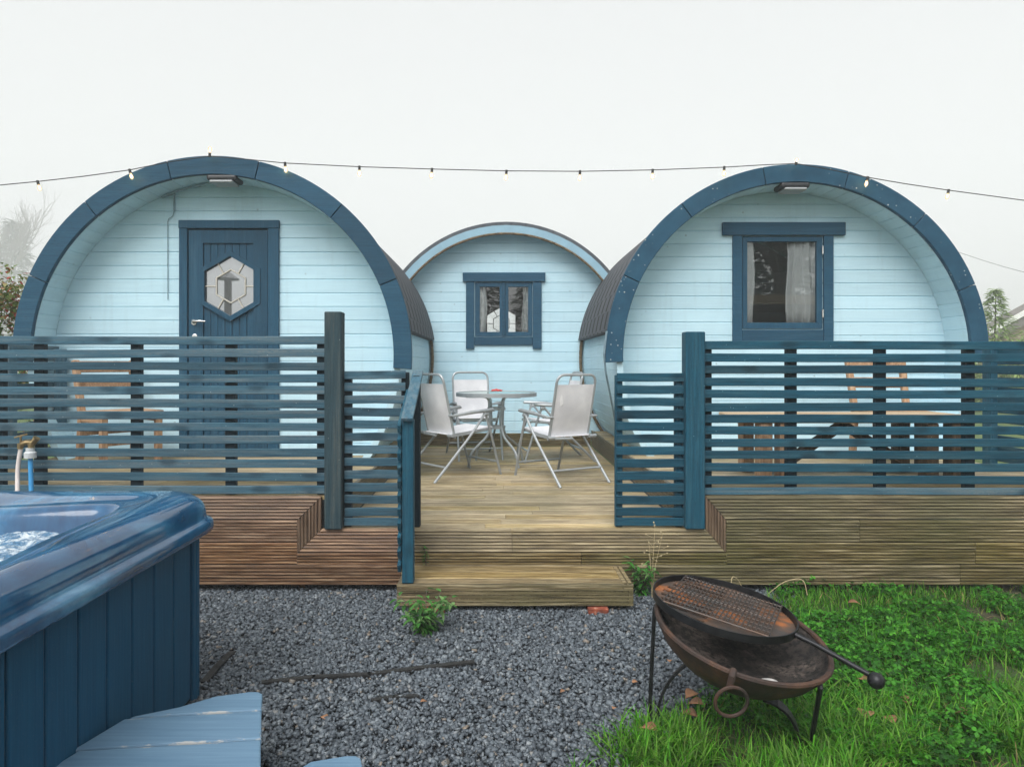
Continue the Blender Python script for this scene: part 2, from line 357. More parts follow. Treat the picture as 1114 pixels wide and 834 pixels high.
    def leafmat(name, trans=.35, rough=.5):
        t = NT(name); a = t.n('ShaderNodeAttribute', {'attribute_name': 'tint'}).outputs['Color']
        hv = t.n('ShaderNodeHueSaturation', Color=a, Value=t.maprange(t.island(), 0, 1, .72, 1.28)).outputs[0]
        b = t.n('ShaderNodeBsdfPrincipled', Base_Color=hv, Roughness=rough, Specular_IOR_Level=.18); tl = t.n('ShaderNodeBsdfTranslucent', Color=hv)
        mx = t.n('ShaderNodeMixShader', Fac=trans); t.t.links.new(b.outputs[0], mx.inputs[1]); t.t.links.new(tl.outputs[0], mx.inputs[2]); t.t.links.new(mx.outputs[0], t.out.inputs[0]); return t.m
    M['leaf'] = leafmat('leaf_blades')
    M['bark'] = simple('bark', (.085, .07, .06), .9, 0, .4, 8, .5)
    M['dry'] = simple('dry_stalk', (.42, .34, .20), .8, 0, .2, 30, .1)
    M['dead_leaf'] = simple('dead_leaf', (.26, .13, .065), .7, 0, .4, 20, .2)
    M['red'] = simple('red_petal', (.60, .035, .03), .5, 0, .2, 30, .1)
    M['stone'] = simple('pale_stone', (.42, .41, .40), .8, 0, .2, 30, .3)
    M['roof_far'] = simple('far_roof', (.16, .15, .14), .85, 0, .2, 6, .2)
    M['wall_far'] = simple('far_wall', (.30, .24, .18), .85, 0, .2, 6, .2)
    M['white_trim'] = simple('white_trim', (.72, .72, .70), .6, 0, .1, 6, .1)
make_mats()
# ================================================================== SETTING
def sheet(name, pts, z, mat, n=1):
    mb = MB(); mb.add([(x, y, z) for x, y in pts], [tuple(range(len(pts)))])
    o = mb.build(name, mat); return tag(o, kind='structure')
sheet('ground', [(-400,-400), (400,-400), (400,400), (-400,400)], -.012, M['field'])
sheet('gravel_bed', [(-6,-2.5), (.2,-2.5), (.25,2.2), (.5,2.66), (.9,2.95), (1.1,3.2), (1.55,3.86), (1.9,4.6), (1.9,9.2), (-6,9.2)], -.004, M['bed'])
sheet('turf', [(.2,-2.5), (7,-2.5), (7,9.2), (1.9,9.2), (1.9,4.6), (1.55,3.86), (1.1,3.2), (.9,2.95), (.5,2.66), (.25,2.2)], -.0045, M['turf'])

# ================================================================== DECK
PITCH = .1455
def grooved(mb, W, T, place, a, b, ng=7, gd=.013):
    """grooved decking board: place(x,u,t); a,b ends as functions of u"""
    poly = [(0, -T), (W, -T), (W, -.003), (W-.003, 0)]
    rw = W/ng
    for k in range(ng-1, 0, -1):
        u = k*rw; poly += [(u+.0048, 0), (u+.0036, -gd), (u-.0036, -gd), (u-.0048, 0)]
    poly += [(.003, 0), (0, -.003)]
    fa = a if callable(a) else (lambda u: a); fb = b if callable(b) else (lambda u: b)
    mb.prism(poly, lambda u, t: place(fa(u), u, t), lambda u, t: place(fb(u), u, t))
def deck_top(mb, x0, x1, y0, y1, z, joints=()):
    y = y0
    while y < y1 - .02:
        w = min(PITCH-.004, y1-y); xs = [x0] + sorted(j + random.uniform(-.25, .25) for j in joints if random.random() < .8) + [x1]
        for p, q in zip(xs, xs[1:]):
            dz = random.uniform(-.0015, .0015)
            grooved(mb, w, .026, lambda x, u, t, y=y, dz=dz: (x, y+u, z+t+dz), p, q-.003, 7 if w > .1 else 3)
        y += PITCH
ZC, ZR = .397, .61
YF, YB, TIL = 4.48, 4.42, .055      # deck edge, face of the fascia, lean of the edging boards
deck = thing('timber_deck', (0, YF, 0), 'long weathered grooved timber deck joining the three blue pods, damp and green in places', 'deck')
mb = MB(); deck_top(mb, -1.02, 1.25, YF, 9.0, ZC, (.1,)); mb.build('deck_boards', M['deck'], deck)
for xa_, xb_, j_ in ((-4.12, -1.03, -2.4), (1.26, 4.25, 2.8)):
    mb = MB(); deck_top(mb, xa_, xb_, YF+.03, 8.9, ZR, (j_,)); mb.build('raised_deck_boards', M['deck'], deck)
def fboard(mb, z1, a, b, W=PITCH-.009, ng=7, tilt=0):
    grooved(mb, W, .024, lambda x, u, t: (x, YB + tilt*(1-u/W) - t + random.uniform(0, .0), z1-u), a, b, ng)
mL = MB(); mC = MB(); mR = MB(); mLz = MB(); mRz = MB()
xl0, xl1, xr1, xr0 = -1.291, -1.145, 1.37, 1.49
# lowest course, cut course, frame course, raised courses
for mb_, a, b in ((mL, -4.12, -2.05), (mL, -2.046, -.62), (mC, -.616, 1.0), (mR, 1.004, 3.0), (mR, 3.004, 4.25)): fboard(mb_, .175, a, b, .126, 6)
fboard(mL, .252, xl0, -.62, .075, 4); fboard(mC, .252, -.616, .55, .075, 4); fboard(mR, .252, .554, xr0, .075, 4)
ml = (xl1-xl0)/PITCH; mr = (xr0-xr1)/PITCH
fboard(mL, .3975, lambda u: xl1-u*ml+.002, -.62, tilt=TIL); fboard(mC, .3975, -.616, .1, tilt=TIL); fboard(mC, .3975, .104, lambda u: xr1+u*mr-.002, tilt=TIL)
fboard(mL, .320, -4.12, xl0); fboard(mR, .320, xr0, 3.1); fboard(mR, .320, 3.104, 4.25)
fboard(mL, .465, -4.12, -2.6); fboard(mL, .465, -2.596, xl0); fboard(mR, .465, xr0, 2.35); fboard(mR, .465, 2.354, 4.25)
fboard(mL, .6105, -4.12, lambda u: xl1-u*ml-.002, tilt=TIL); fboard(mR, .6105, lambda u: xr1+u*mr+.002, 4.25, tilt=TIL)
def fup(mb, xa, xb, fa, fb, sgn):   # upright mitred piece, leaning the same way
    W = xb-xa
    grooved(mb, W-.003, .024, lambda z, u, t: (xa+u, YB + TIL*(u/W if sgn > 0 else 1-u/W) - t, z), fa, fb, 7)
fup(mLz, xl0, xl1, lambda u: .252+u/ml+.002, lambda u: .465+u/ml-.002, 1)
fup(mRz, xr1, xr0, lambda u: .3975-u/mr+.002, lambda u: .6105-u/mr-.002, -1)
for mb_, m_ in ((mL, 'fascia_brown'), (mC, 'step_deck'), (mR, 'fascia_green'), (mLz, 'fascia_brown_z'), (mRz, 'fascia_brown_z')): mb_.build('fascia', M[m_], deck)
# side cladding of the raised platforms, joists and feet in the shade below
mb = MB(); grooved(mb, .205, .024, lambda y, u, t: (-1.02+t, y, .6105-u), YF+.03, 9.0, 10); mb.build('platform_side', M['deck_y'], deck)
mb = MB(); grooved(mb, .205, .024, lambda y, u, t: (1.25-t, y, .6105-u), YF+.03, 9.0, 10); mb.build('platform_side', M['deck_y'], deck)
mb = MB()
for x in (-3.6, -2.4, -1.313, 2.2, 3.3): mb.box(x-.045, x+.045, YB+.095, YB+.18, -.01, .36)
mb.box(-4.12, 4.25, YB+.085, YB+.091, .06, .37)
mb.build('frame', M['fascia_brown_z'], deck)
# wall base boards in front of the middle pod
mb = MB()
for z1 in (.49, .575): grooved(mb, .083, .024, lambda x, u, t: (x, 8.965-t, z1-u), -1.0, 1.24, 4)
mb.build('base_board', M['fascia_green'], deck)

step = thing('timber_step', (.11, 4.2, 0), 'low wide grooved timber step on red bricks in front of the deck opening', 'step')
mb = MB(); sx0, sx1, sy0, sz = -.589, .811, 4.016, .173
for k in range(3):
    y = sy0+.026+k*.1255; grooved(mb, .119, .026, lambda x, u, t, y=y: (x, y+u, sz+t), sx0+.03, sx1-.06, 7)
grooved(mb, .055, .026, lambda x, u, t: (sx1-.057+u, sy0+.026+x, sz+t), 0, .372, 2)
mb.build('tread', M['step_deck'], step)
mb = MB(); grooved(mb, .128, .024, lambda x, u, t: (x, sy0+.024-t, sz-u), sx0, sx1, 6); mb.build('riser', M['fascia_green'], step)
mb = MB(); mb.box(sx0+.002, sx0+.028, sy0+.026, YB-.012, .045, sz-.001); mb.box(sx1-.026, sx1-.002, sy0+.026, YB-.012, .045, sz-.028); mb.box(sx0+.03, sx1-.03, sy0+.03, sy0+.05, .05, .14)
mb.build('side_board', M['deck_y'], step)
for (x, w, lab) in ((-.41, .21, 'red brick under the left end of the timber step, only its edge showing'), (.60, .12, 'red brick under the right end of the timber step, only its corner showing')):
    mb = MB(); mb.box(x-w/2, x+w/2, sy0-.012, sy0+.10, -.01, .041); o = mb.build('brick', M['brick'], None, bevel=.004); tag(o, lab, 'brick', 'bricks under the step')

# ================================================================== FENCES
def zrow(y): return EYE-(y-VY)/165.
def slats(mb, rows, x0, x1, h, yf, th=.02, wob=.004):
    for i, y in enumerate(rows):
        z = zrow(y); a = random.uniform(-wob, wob); b = random.uniform(-wob, wob); d = random.uniform(-.003, .003); hh = h*random.uniform(.97, 1.03)
        xa = x0 + random.uniform(-.002, .004); n = max(2, int((x1-xa)/.6)); prev = None
        # a long thin board with a slight bow
        vs = []; fs = []
        for k in range(n+1):
            u = k/n; x = xa+(x1-xa)*u; zz = z+a+(b-a)*u + .0025*math.sin(u*7+i*2.1); yy = yf+d+.002*math.sin(u*5+i)
            vs += [(x, yy, zz), (x, yy, zz-hh), (x, yy+th, zz-hh), (x, yy+th, zz)]
            if k:
                o = (k-1)*4
                for q in range(4): fs.append((o+q, o+(q+1) % 4, o+4+(q+1) % 4, o+4+q))
        fs += [(0,1,2,3), (n*4+3, n*4+2, n*4+1, n*4)]
        mb.add(vs, fs)
YS = 4.50
# ---- left long fence
fl = thing('slat_fence', (-2.6, YS, ZR), 'long weathered grey-blue slatted fence panel along the left deck, in front of the blue door', 'fence')
mb = MB(); slats(mb, [366.5+13.43*k - .0 for k in range(13)], -4.12, -1.128, .0545, YS, wob=.007); mb.build('slat_panel', M['fence_grey'], fl, bevel=.003)
for p in (-.83, 43, 148, 251, 350.5):
    x = (p-VX)/164; mb = MB(); mb.box(x-.034, x+.034, YS+.023, YS+.066, ZR+.004, zrow(368)); mb.build('batten', M['fence_dark'], fl, bevel=.003)
mb = MB(); mb.box(-1.121, -1.009, 4.445, 4.55, ZC+.003, 1.818); mb.build('post', M['post_grey'], fl, bevel=.006)
# ---- left short fence
fs_ = thing('slat_fence', (-.8, YS, ZC), 'short low weathered slatted fence piece between the left post and the stair rail', 'fence')
rows = [403+13.57*k for k in range(12)] + [562.8]
mb = MB(); slats(mb, rows, -1.004, -.598, .0545, YS); mb.build('slat_panel', M['fence_grey'], fs_, bevel=.003)
for x in (-.985, -.605): 
    mb = MB(); mb.box(x-.025, x+.025, YS+.023, YS+.066, ZC+.003, zrow(405)); mb.build('batten', M['fence_dark'], fs_, bevel=.003)
# ---- right short fence
fr_ = thing('slat_fence', (1.02, YS, ZC), 'short low teal slatted fence piece right of the deck opening beside the tall teal post', 'fence')
rows = [406+13.3*k for k in range(12)] + [563]
mb = MB(); slats(mb, rows, .792, 1.257, .055, YS, wob=.002); mb.build('slat_panel', M['fence_teal'], fr_, bevel=.003)
for x in (.812, 1.208):
    mb = MB(); mb.box(x-.024, x+.024, YS+.023, YS+.066, ZC+.003, zrow(408)); mb.build('batten', M['fence_teal_z'], fr_, bevel=.003)
# ---- right long fence
fr = thing('slat_fence', (2.8, YS, ZR), 'long teal slatted fence panel along the right deck, in front of the curtained window', 'fence')
mb = MB(); slats(mb, [371.5+13.3*k for k in range(12)], 1.37, 4.25, .0545, YS, wob=.006); mb.build('slat_panel', M['fence_teal'], fr, bevel=.003)
mb = MB(); slats(mb, [530.5], 1.37, 4.25, .048, YS, wob=.001); mb.build('base_slat', M['fence_grey'], fr, bevel=.003)
for p in (768.5, 861, 958, 1054.5, 1200):
    x = (p-VX)/164; mb = MB(); mb.box(max(1.372, x-.034), x+.034, YS+.023, YS+.066, ZR+.004, zrow(373)); mb.build('batten', M['fence_dark'], fr, bevel=.003)
mb = MB(); mb.box(1.235, 1.362, 4.45, 4.555, ZC+.003, zrow(361)); mb.build('post', M['fence_teal_z'], fr, bevel=.006)
# ---- side fences running back to the pods
def side_fence(x, ys, y0, y1, lab, m, mz, rows):
    t = thing('slat_fence', (x, (y0+y1)/2, ZR), lab, 'fence')
    mb = MB()
    for i, y in enumerate(rows):
        z = zrow(y); mb.bar((x, y0, z-.027), (x+random.uniform(-.004, .004), y1, z-.027), .02, .055)
    mb.build('slat_panel', M[m], t, bevel=.003)
    for y in ys:
        sx = .05 if x < 0 else -.05
        mb = MB(); mb.box(min(x+sx*.2, x+sx*1.5), max(x+sx*.2, x+sx*1.5), y-.05, y+.05, ZR+.003, zrow(372)); mb.build('post', M[mz], t, bevel=.004)
side_fence(-4.14, (5.75, 6.42), 4.56, 6.45, 'grey-blue side fence closing the left end of the deck, seen end on beside the pod', 'fence_grey_y', 'fence_grey_z', [368+14*k for k in range(12)])
side_fence(4.27, (5.85,), 4.56, 5.9, 'teal side fence closing the right end of the deck, seen end on beside the pod', 'fence_teal_y', 'fence_teal_z', [374+13.5*k for k in range(12)])
# ---- stair rail
rail = thing('stair_rail', (-.53, 4.1, .173), 'sloping blue stair rail with slatted side standing on the timber step', 'handrail')
mb = MB(); mb.box(-.560, -.492, 4.05, 4.115, .176, 1.146); mb.build('post', M['fence_teal_z'], rail, bevel=.004)
mb = MB(); mb.box(-.552, -.505, 4.51, 4.57, ZC+.003, 1.40); mb.build('post', M['fence_dark'], rail, bevel=.004)
mb = MB(); mb.bar((-.527, 4.02, 1.148), (-.527, 4.60, 1.425), .070, .022); mb.build('handrail_cap', M['fence_grey_y'], rail, bevel=.003)
mb = MB()
for k in range(11):
    z = 1.09 - k*.0825
    mb.bar((-.575, 4.04, z), (-.575, 4.455, min(z+.20, 1.36)), .022, .055)
mb.build('slat_panel', M['fence_teal_y'], rail, bevel=.003)

# ================================================================== PODS
def arc_fn(cx, cz): return lambda r, a: (cx + r*math.cos(a), cz + r*math.sin(a))
def staves(mb, cx, cz, Ri, Ro, y0, y1, a0, a1, pitch=.1305, c=.006):
    n = max(1, round((a1-a0)*(Ri+Ro)/2/pitch)); P = arc_fn(cx, cz); e = c/Ri
    for i in range(n):
        a = a0+(a1-a0)*i/n; b = a0+(a1-a0)*(i+1)/n
        poly = [P(Ri+c, a), P(Ri, a+e), P(Ri, b-e), P(Ri+c, b), P(Ro-c, b), P(Ro, b-e), P(Ro, a+e), P(Ro-c, a)]
        mb.prism(poly, lambda x, z: (x, y0, z), lambda x, z: (x, y1, z))
def plank_wall(mb, cx, cz, Rr, y, zf, zt, holes=(), pitch=.1305, z_off=0., th=.035, g=.007):
    """horizontal planks clipped to the barrel's circle, with V grooves and cut round the openings"""
    hw = lambda z: math.sqrt(max(0, Rr*Rr-(z-cz)**2))
    z = zf + z_off - pitch
    while z < zt:
        za, zb = max(z, zf), min(z+pitch, zt)
        if zb-za > .012:
            cuts = sorted({za, zb} | {h for H in holes for h in (H[2], H[3]) if za+.001 < h < zb-.001})
            for p, q in zip(cuts, cuts[1:]):
                act = sorted([H for H in holes if H[2] <= p+.001 and H[3] >= q-.001])
                edges = [('L', None)] + [e for H in act for e in ((None, H[0]), (None, H[1]))] + [('R', None)]
                for s in range(0, len(edges), 2):
                    L, Rg = edges[s], edges[s+1]
                    zs = [p]; 
                    if p == za: zs.append(p+g)
                    zs += [p+(q-p)*f for f in (.35, .65)]
                    if q == zb: zs.append(q-g)
                    zs.append(q); vs = []
                    for zz in zs:
                        dep = .009 if ((zz == za) or (zz == zb)) else 0
                        l = cx-hw(zz) if L[0] else L[1]; r = cx+hw(zz) if Rg[0] else Rg[1]
                        vs += [(l, y+dep, zz), (r, y+dep, zz), (l, y+th, zz), (r, y+th, zz)]
                    fs = []
                    for k in range(len(zs)-1):
                        o = k*4; fs += [(o, o+1, o+5, o+4), (o+2, o+6, o+7, o+3), (o, o+4, o+6, o+2), (o+1, o+3, o+7, o+5)]
                    o = (len(zs)-1)*4; fs += [(0, 2, 3, 1), (o, o+1, o+3, o+2)]
                    mb.add(vs, fs)
        z += pitch
def arch_trim(mb, cx, cz, Ri, Ro, y0, y1, angs, gap=.0035):
    P = arc_fn(cx, cz)
    for a, b in zip(angs, angs[1:]):
        a += gap/Ro; b -= gap/Ro; n = 10; ring = [P(Ro, a+(b-a)*k/n) for k in range(n+1)] + [P(Ri, b-(b-a)*k/n) for k in range(n+1)]
        N = len(ring); vs = [(x, y0, z) for x, z in ring] + [(x, y1, z) for x, z in ring]; fs = []
        for k in range(n): fs += [(k, k+1, N-2-k, N-1-k), (N+k, N+N-1-k, N+N-2-k, N+k+1)]
        for k in range(N): fs.append((k, (k+1) % N, N+(k+1) % N, N+k))
        mb.add(vs, fs)
def roof(mb, cx, cz, Ri, Ro, y0, y1, a0, a1, n=60):
    P = arc_fn(cx, cz); mb.uv = mb.uv or []
    ys = [y0, y1]; vs = []; fs = []
    for k in range(n+1):
        a = a0+(a1-a0)*k/n
        for r in (Ro, Ri):
            x, z = P(r, a)
            for y in ys: vs.append((x, y, z)); mb.uv.append((y, a*Ro))
    for k in range(n):
        o = k*4; q = o+4
        fs += [(o, o+1, q+1, q), (o+2, q+2, q+3, o+3), (o, q, q+2, o+2), (o+1, o+3, q+3, q+1)]
    fs += [(0, 2, 3, 1), (n*4, n*4+1, n*4+3, n*4+2)]
    mb.add(vs, fs)
def rope_path(mb, pts, r=.016):
    # three strands twisted together
    pts = [Vector(p) for p in pts]; L = [0]
    for a, b in zip(pts, pts[1:]): L.append(L[-1]+(b-a).length)
    n = int(L[-1]/.012); fine = []
    for i in range(n+1):
        d = L[-1]*i/n; k = max(j for j in range(len(L)) if L[j] <= d+1e-6); k = min(k, len(pts)-2)
        fine.append(pts[k].lerp(pts[k+1], (d-L[k])/max(1e-6, L[k+1]-L[k])))
    for st in range(3):
        out = []
        for i, p in enumerate(fine):
            t = (fine[min(i+1, n)]-fine[max(i-1, 0)]).normalized(); A = t.cross(Vector((.2, 1, .3))).normalized(); B = t.cross(A)
            ph = 2*PI*(i*.012/.07+st/3); out.append(p+(A*math.cos(ph)+B*math.sin(ph))*r*.55)
        mb.tube(out, r*.6, 5)

HEXW, HEXH = .245, .285
def hexpts(cx, cz, w, h): return [(cx, cz+h), (cx+w, cz+h*.5), (cx+w, cz-h*.5), (cx, cz-h), (cx-w, cz-h*.5), (cx-w, cz+h*.5)]
def hex_ring(mb, cx, cz, w0, h0, w1, h1, y0, y1):
    A = hexpts(cx, cz, w0, h0); B = hexpts(cx, cz, w1, h1)
    for k in range(6):
        j = (k+1) % 6; q = [A[k], A[j], B[j], B[k]]
        mb.add([(x, y0, z) for x, z in q] + [(x, y1, z) for x, z in q], [(0,1,2,3), (7,6,5,4), (0,4,5,1), (2,6,7,3), (1,5,6,2), (0,3,7,4)])
def hex_leading(mb, cx, cz, y):
    A = hexpts(cx, cz, HEXW, HEXH); B = hexpts(cx, cz, HEXW*.56, HEXH*.56)
    for k in range(6):
        a, b = B[k], B[(k+1) % 6]; mb.bar((a[0], y, a[1]), (b[0], y, b[1]), .012, .011, (0, 1, 0))
        m1 = ((A[k][0]+A[(k+1) % 6][0])/2, (A[k][1]+A[(k+1) % 6][1])/2); m0 = ((a[0]+b[0])/2, (a[1]+b[1])/2)
        mb.bar((m0[0], y, m0[1]), (m1[0], y, m1[1]), .012, .011, (0, 1, 0))

def pod(cx, cz, yr, yw, yb, zf, label, joints, ends, trim, Ri=1.64, Ro=1.70, holes=(), eave=8., side_zf=None):
    root = thing('camping_pod', (cx, yw, zf), label, 'camping pod', 'barrel shaped camping pods round the deck')
    mb = MB(); zf_ = zf-.02; a0 = math.asin(max(-.999, (zf_-cz)/Ri)); staves(mb, cx, cz, Ri, Ro, yr+.03, yb, a0, PI-a0); mb.build('barrel_shell', M['pale_y'], root)
    mb = MB(); plank_wall(mb, cx, cz, Ri-.001, yw, zf_, cz+Ri-.004, holes); mb.build('front_wall', M['pale'], root)
    mb = MB(); roof(mb, cx, cz, Ro+.004, Ro+(.078 if trim else .048), yr+.042, yb+.02, R(eave), PI-R(eave)); mb.build('roof', M['shingle'], root)
    if trim: 
        mb = MB(); arch_trim(mb, cx, cz, Ri+.004, 1.81, yr-.012, yr+.036, [R(ends[0])] + [R(j) for j in joints] + [R(ends[1])]); mb.build('arch_trim', M[trim], root, bevel=.004)
    return root

ZL = 1.553
# ---------------------------------------------------------------- left pod with the door
dz0, dx0, dx1, dzt = ZR+.01, -3.018, -2.070, 2.847
podL = pod(-2.575, ZL, 6.19, 6.52, 8.95, ZR, 'pale blue barrel pod on the left with navy door and navy arch trim', (22.7, 49.3, 76.3, 103, 129.6, 156.2), (-4, 184), 'navy', holes=((dx0+.06, dx1-.06, dz0, dzt-.06),))
mb = MB(); plank_wall(mb, -2.575, ZL, 1.63, 8.9, ZR-.02, ZL+1.62); mb.build('rear_wall', M['pale'], podL)
yw = 6.52
fw = .078
mb = MB(); mb.box(dx0, dx0+fw, yw-.03, yw+.04, dz0, dzt-fw-.002); mb.box(dx1-fw-.025, dx1, yw-.03, yw+.04, dz0, dzt-fw-.002); mb.box(dx0-.004, dx1+.004, yw-.033, yw+.04, dzt-fw, dzt)
dfr = mb.build('door_frame', M['navy_z'], podL, bevel=.004)
lx0, lx1, lz1 = dx0+fw+.008, dx1-fw-.033, dzt-fw-.012
hcx, hcz = -2.536, 2.222
door_mb = MB()
def strip_with_hex(mb, x0, x1, z0, z1, y0, y1, w, h):
    """vertical board cut where the hexagonal light passes through it"""
    def lim(x):
        d = abs(x-hcx)/w
        return None if d >= 1 else h*(1-.5*d)
    n = 6; xs = [x0+(x1-x0)*k/n for k in range(n+1)]
    xs = sorted(set(xs + [v for v in (hcx-w, hcx, hcx+w) if x0 < v < x1])); 
    def pr(pts): 
        k = len(pts); mb.add([(x, y0, z) for x, z in pts] + [(x, y1, z) for x, z in pts], [tuple(range(k))[::-1], tuple(range(k, 2*k))] + [(i, (i+1) % k, k+(i+1) % k, k+i) for i in range(k)])
    if all(lim((a+b)/2) is None for a, b in zip(xs, xs[1:])): pr([(x0, z0), (x1, z0), (x1, z1), (x0, z1)]); return
    eps = 1e-4
    up = []; lo = []
    for a, b in zip(xs, xs[1:]):
        if lim((a+b)/2) is None: pr([(a, z0), (b, z0), (b, z1), (a, z1)]); continue
        la = lim(a+eps) ; lb = lim(b-eps)
        pr([(a, hcz+la), (b, hcz+lb), (b, z1), (a, z1)]); pr([(a, z0), (b, z0), (b, hcz-lb), (a, hcz-la)])
st = .135   # stiles
nb = 7; ix0, ix1 = lx0+st, lx1-st
for k in range(nb):
    a = ix0+(ix1-ix0)*k/nb; b = ix0+(ix1-ix0)*(k+1)/nb
    strip_with_hex(door_mb, a+.004, b-.004, dz0+.02, lz1-.001, yw+.006, yw+.03, HEXW, HEXH)
strip_with_hex(door_mb, ix0-.01, ix1+.01, dz0+.02, lz1-.001, yw+.013, yw+.028, HEXW+.001, HEXH+.001)
door_mb.box(lx0, ix0, yw-.012, yw+.032, dz0+.02, lz1); door_mb.box(ix1, lx1, yw-.012, yw+.032, dz0+.02, lz1)
door_mb.box(ix0, ix1, yw-.0115, yw+.0315, lz1-.125, lz1-.0005)
hex_ring(door_mb, hcx, hcz, HEXW, HEXH, HEXW+.042, HEXH+.05, yw-.022, yw+.02)
door = door_mb.build('door', M['navy_z'], podL)
mb = MB(); P = hexpts(hcx, hcz, HEXW+.003, HEXH+.003); mb.add([(x, yw+.012, z) for x, z in P] + [(x, yw+.017, z) for x, z in P], [tuple(range(6))[::-1], tuple(range(6, 12))] + [(i, (i+1) % 6, 6+(i+1) % 6, 6+i) for i in range(6)])
mb.build('pane', M['mirror'], door)
mb = MB(); hex_leading(mb, hcx, hcz, yw+.005); mb.build('leading', M['lead'], door, bevel=.002)
hp = at(209, 350.5, yw-.03)
mb = MB(); mb.lathe([(0, 0), (.026, 0), (.026, .008), (0, .009)], 18, Matrix.Translation((hp.x+.012, yw-.012, hp.z)) @ Matrix.Rotation(PI/2, 4, 'X'))
mb.tube([(hp.x+.012, yw-.015, hp.z), (hp.x+.012, yw-.05, hp.z+.002), (hp.x+.03, yw-.058, hp.z+.008), (hp.x+.09, yw-.058, hp.z+.010), (hp.x+.135, yw-.052, hp.z+.006)], [.011, .011, .012, .010, .009], 10)
mb.build('handle', M['chrome'], door, smooth=True)
mb = MB(); mb.lathe([(0, 0), (.026, 0), (.026, .009), (.02, .011), (0, .011)], 18, Matrix.Translation((hp.x+.02, yw-.012, hp.z-.135)) @ Matrix.Rotation(PI/2, 4, 'X')); mb.box(hp.x+.016, hp.x+.024, yw-.026, yw-.024, hp.z-.15, hp.z-.125); mb.build('lock', M['chrome'], door, smooth=True)
for pz in (280, 332, 462):
    h = at(295.5, pz, yw-.02); mb = MB(); mb.tube([(h.x-.012, yw-.018, h.z-.045), (h.x-.012, yw-.018, h.z+.045)], .010, 8); mb.build('hinge', M['chrome'], door, smooth=True)
# ---------------------------------------------------------------- right pod with the curtained window
ywR = 6.81; sR = F/ywR
X_ = lambda p: (p-VX)/sR
Z_ = lambda y: EYE-(y-VY)/sR
podR = pod(2.84, ZL, 6.45, ywR, 9.0, ZR, 'pale blue barrel pod on the right with curtained window and chipped navy arch trim', (22, 48, 74.4, 100.4, 127.3, 155), (-2, 182), 'navy_chip', holes=((X_(809), X_(892), Z_(355), Z_(259)),))
mb = MB(); plank_wall(mb, 2.84, ZL, 1.63, 8.95, ZR-.02, ZL+1.62); mb.build('rear_wall', M['pale'], podR)
def window(root, f, head, jl, jr, sill, sashes, glass, y, depth=.03):
    Xp = lambda p: (p-VX)/f; Zp = lambda q: EYE-(q-VY)/f
    mb = MB(); mb.box(Xp(head[0]), Xp(head[1]), y-depth-.012, y+.0, Zp(head[3]), Zp(head[2]))
    mb.box(Xp(jl[0]), Xp(jl[1]), y-depth, y+.03, Zp(jl[3]), Zp(head[3])-.002); mb.box(Xp(jr[0]), Xp(jr[1]), y-depth, y+.03, Zp(jr[3]), Zp(head[3])-.002)
    mb.box(Xp(jl[1])+.002, Xp(jr[0])-.002, y-depth+.006, y+.03, Zp(sill[1]), Zp(sill[0])-.002)
    if len(sashes) > 1: mb.box(Xp(sashes[0][1])-.018, Xp(sashes[1][0])+.018, y-.026, y+.004, Zp(sill[0])+.006, Zp(head[3])-.006)
    w = mb.build('window', M['navy'], root, bevel=.004)
    for (a, b, c, d), (ga, gb, gc, gd) in zip(sashes, glass):
        mb = MB(); y0, y1 = y-.014, y+.026
        A = [(Xp(a), Zp(c)), (Xp(b), Zp(c)), (Xp(b), Zp(d)), (Xp(a), Zp(d))]; B = [(Xp(ga), Zp(gc)), (Xp(gb), Zp(gc)), (Xp(gb), Zp(gd)), (Xp(ga), Zp(gd))]
        for k in range(4):
            j = (k+1) % 4; q = [A[k], A[j], B[j], B[k]]
            mb.add([(x, y0, z) for x, z in q] + [(x, y1, z) for x, z in q], [(0,1,2,3), (7,6,5,4), (0,4,5,1), (2,6,7,3), (1,5,6,2), (0,3,7,4)])
        mb.build('sash', M['navy_z'], w, bevel=.0025)
        mb = MB(); mb.box(Xp(ga)-.004, Xp(gb)+.004, y+.008, y+.012, Zp(gd)-.004, Zp(gc)+.004); mb.build('pane', M['glass'], w)
    return w
wR = window(podR, sR, (785, 918, 242.5, 256.5), (796.5, 806.5, 0, 372), (895, 905.5, 0, 372), (358.5, 371), [(807.5, 894, 257.2, 357.6)], [(812.5, 888, 263, 351)], ywR)
for pz in (272, 341):
    h = at(895, pz, ywR-.03); mb = MB(); mb.tube([(h.x, ywR-.034, h.z-.04), (h.x, ywR-.034, h.z+.04)], .009, 8); mb.build('hinge', M['chrome'], wR, smooth=True)

# ---------------------------------------------------------------- middle pod
ywC = 9.0; sC = F/ywC; CX, CZ = .128, 1.585
Xc = lambda p: (p-VX)/sC
Zc = lambda y: EYE-(y-VY)/sC
podC = pod(CX, CZ, 8.80, ywC, 12.0, ZC+.09, 'pale blue barrel pod in the middle with small double window and rope edging', (), (), None, Ri=1.63, Ro=1.69, eave=4, holes=((Xc(518), Xc(578), Zc(363.5), Zc(309)),))
mb = MB(); arch_trim(mb, CX, CZ, 1.585, 1.685, 8.79, 8.83, [R(8), R(60), R(120), R(172)], .001); mb.build('edge_board', M['edge_blue'], podC)
mb = MB(); rope_path(mb, [(CX+1.575*math.cos(a), 8.785, CZ+1.575*math.sin(a)) for a in [R(12+156*k/60) for k in range(61)]], .015); mb.build('rope_trim', M['rope'], podC)
hx, hz = .085, 2.19
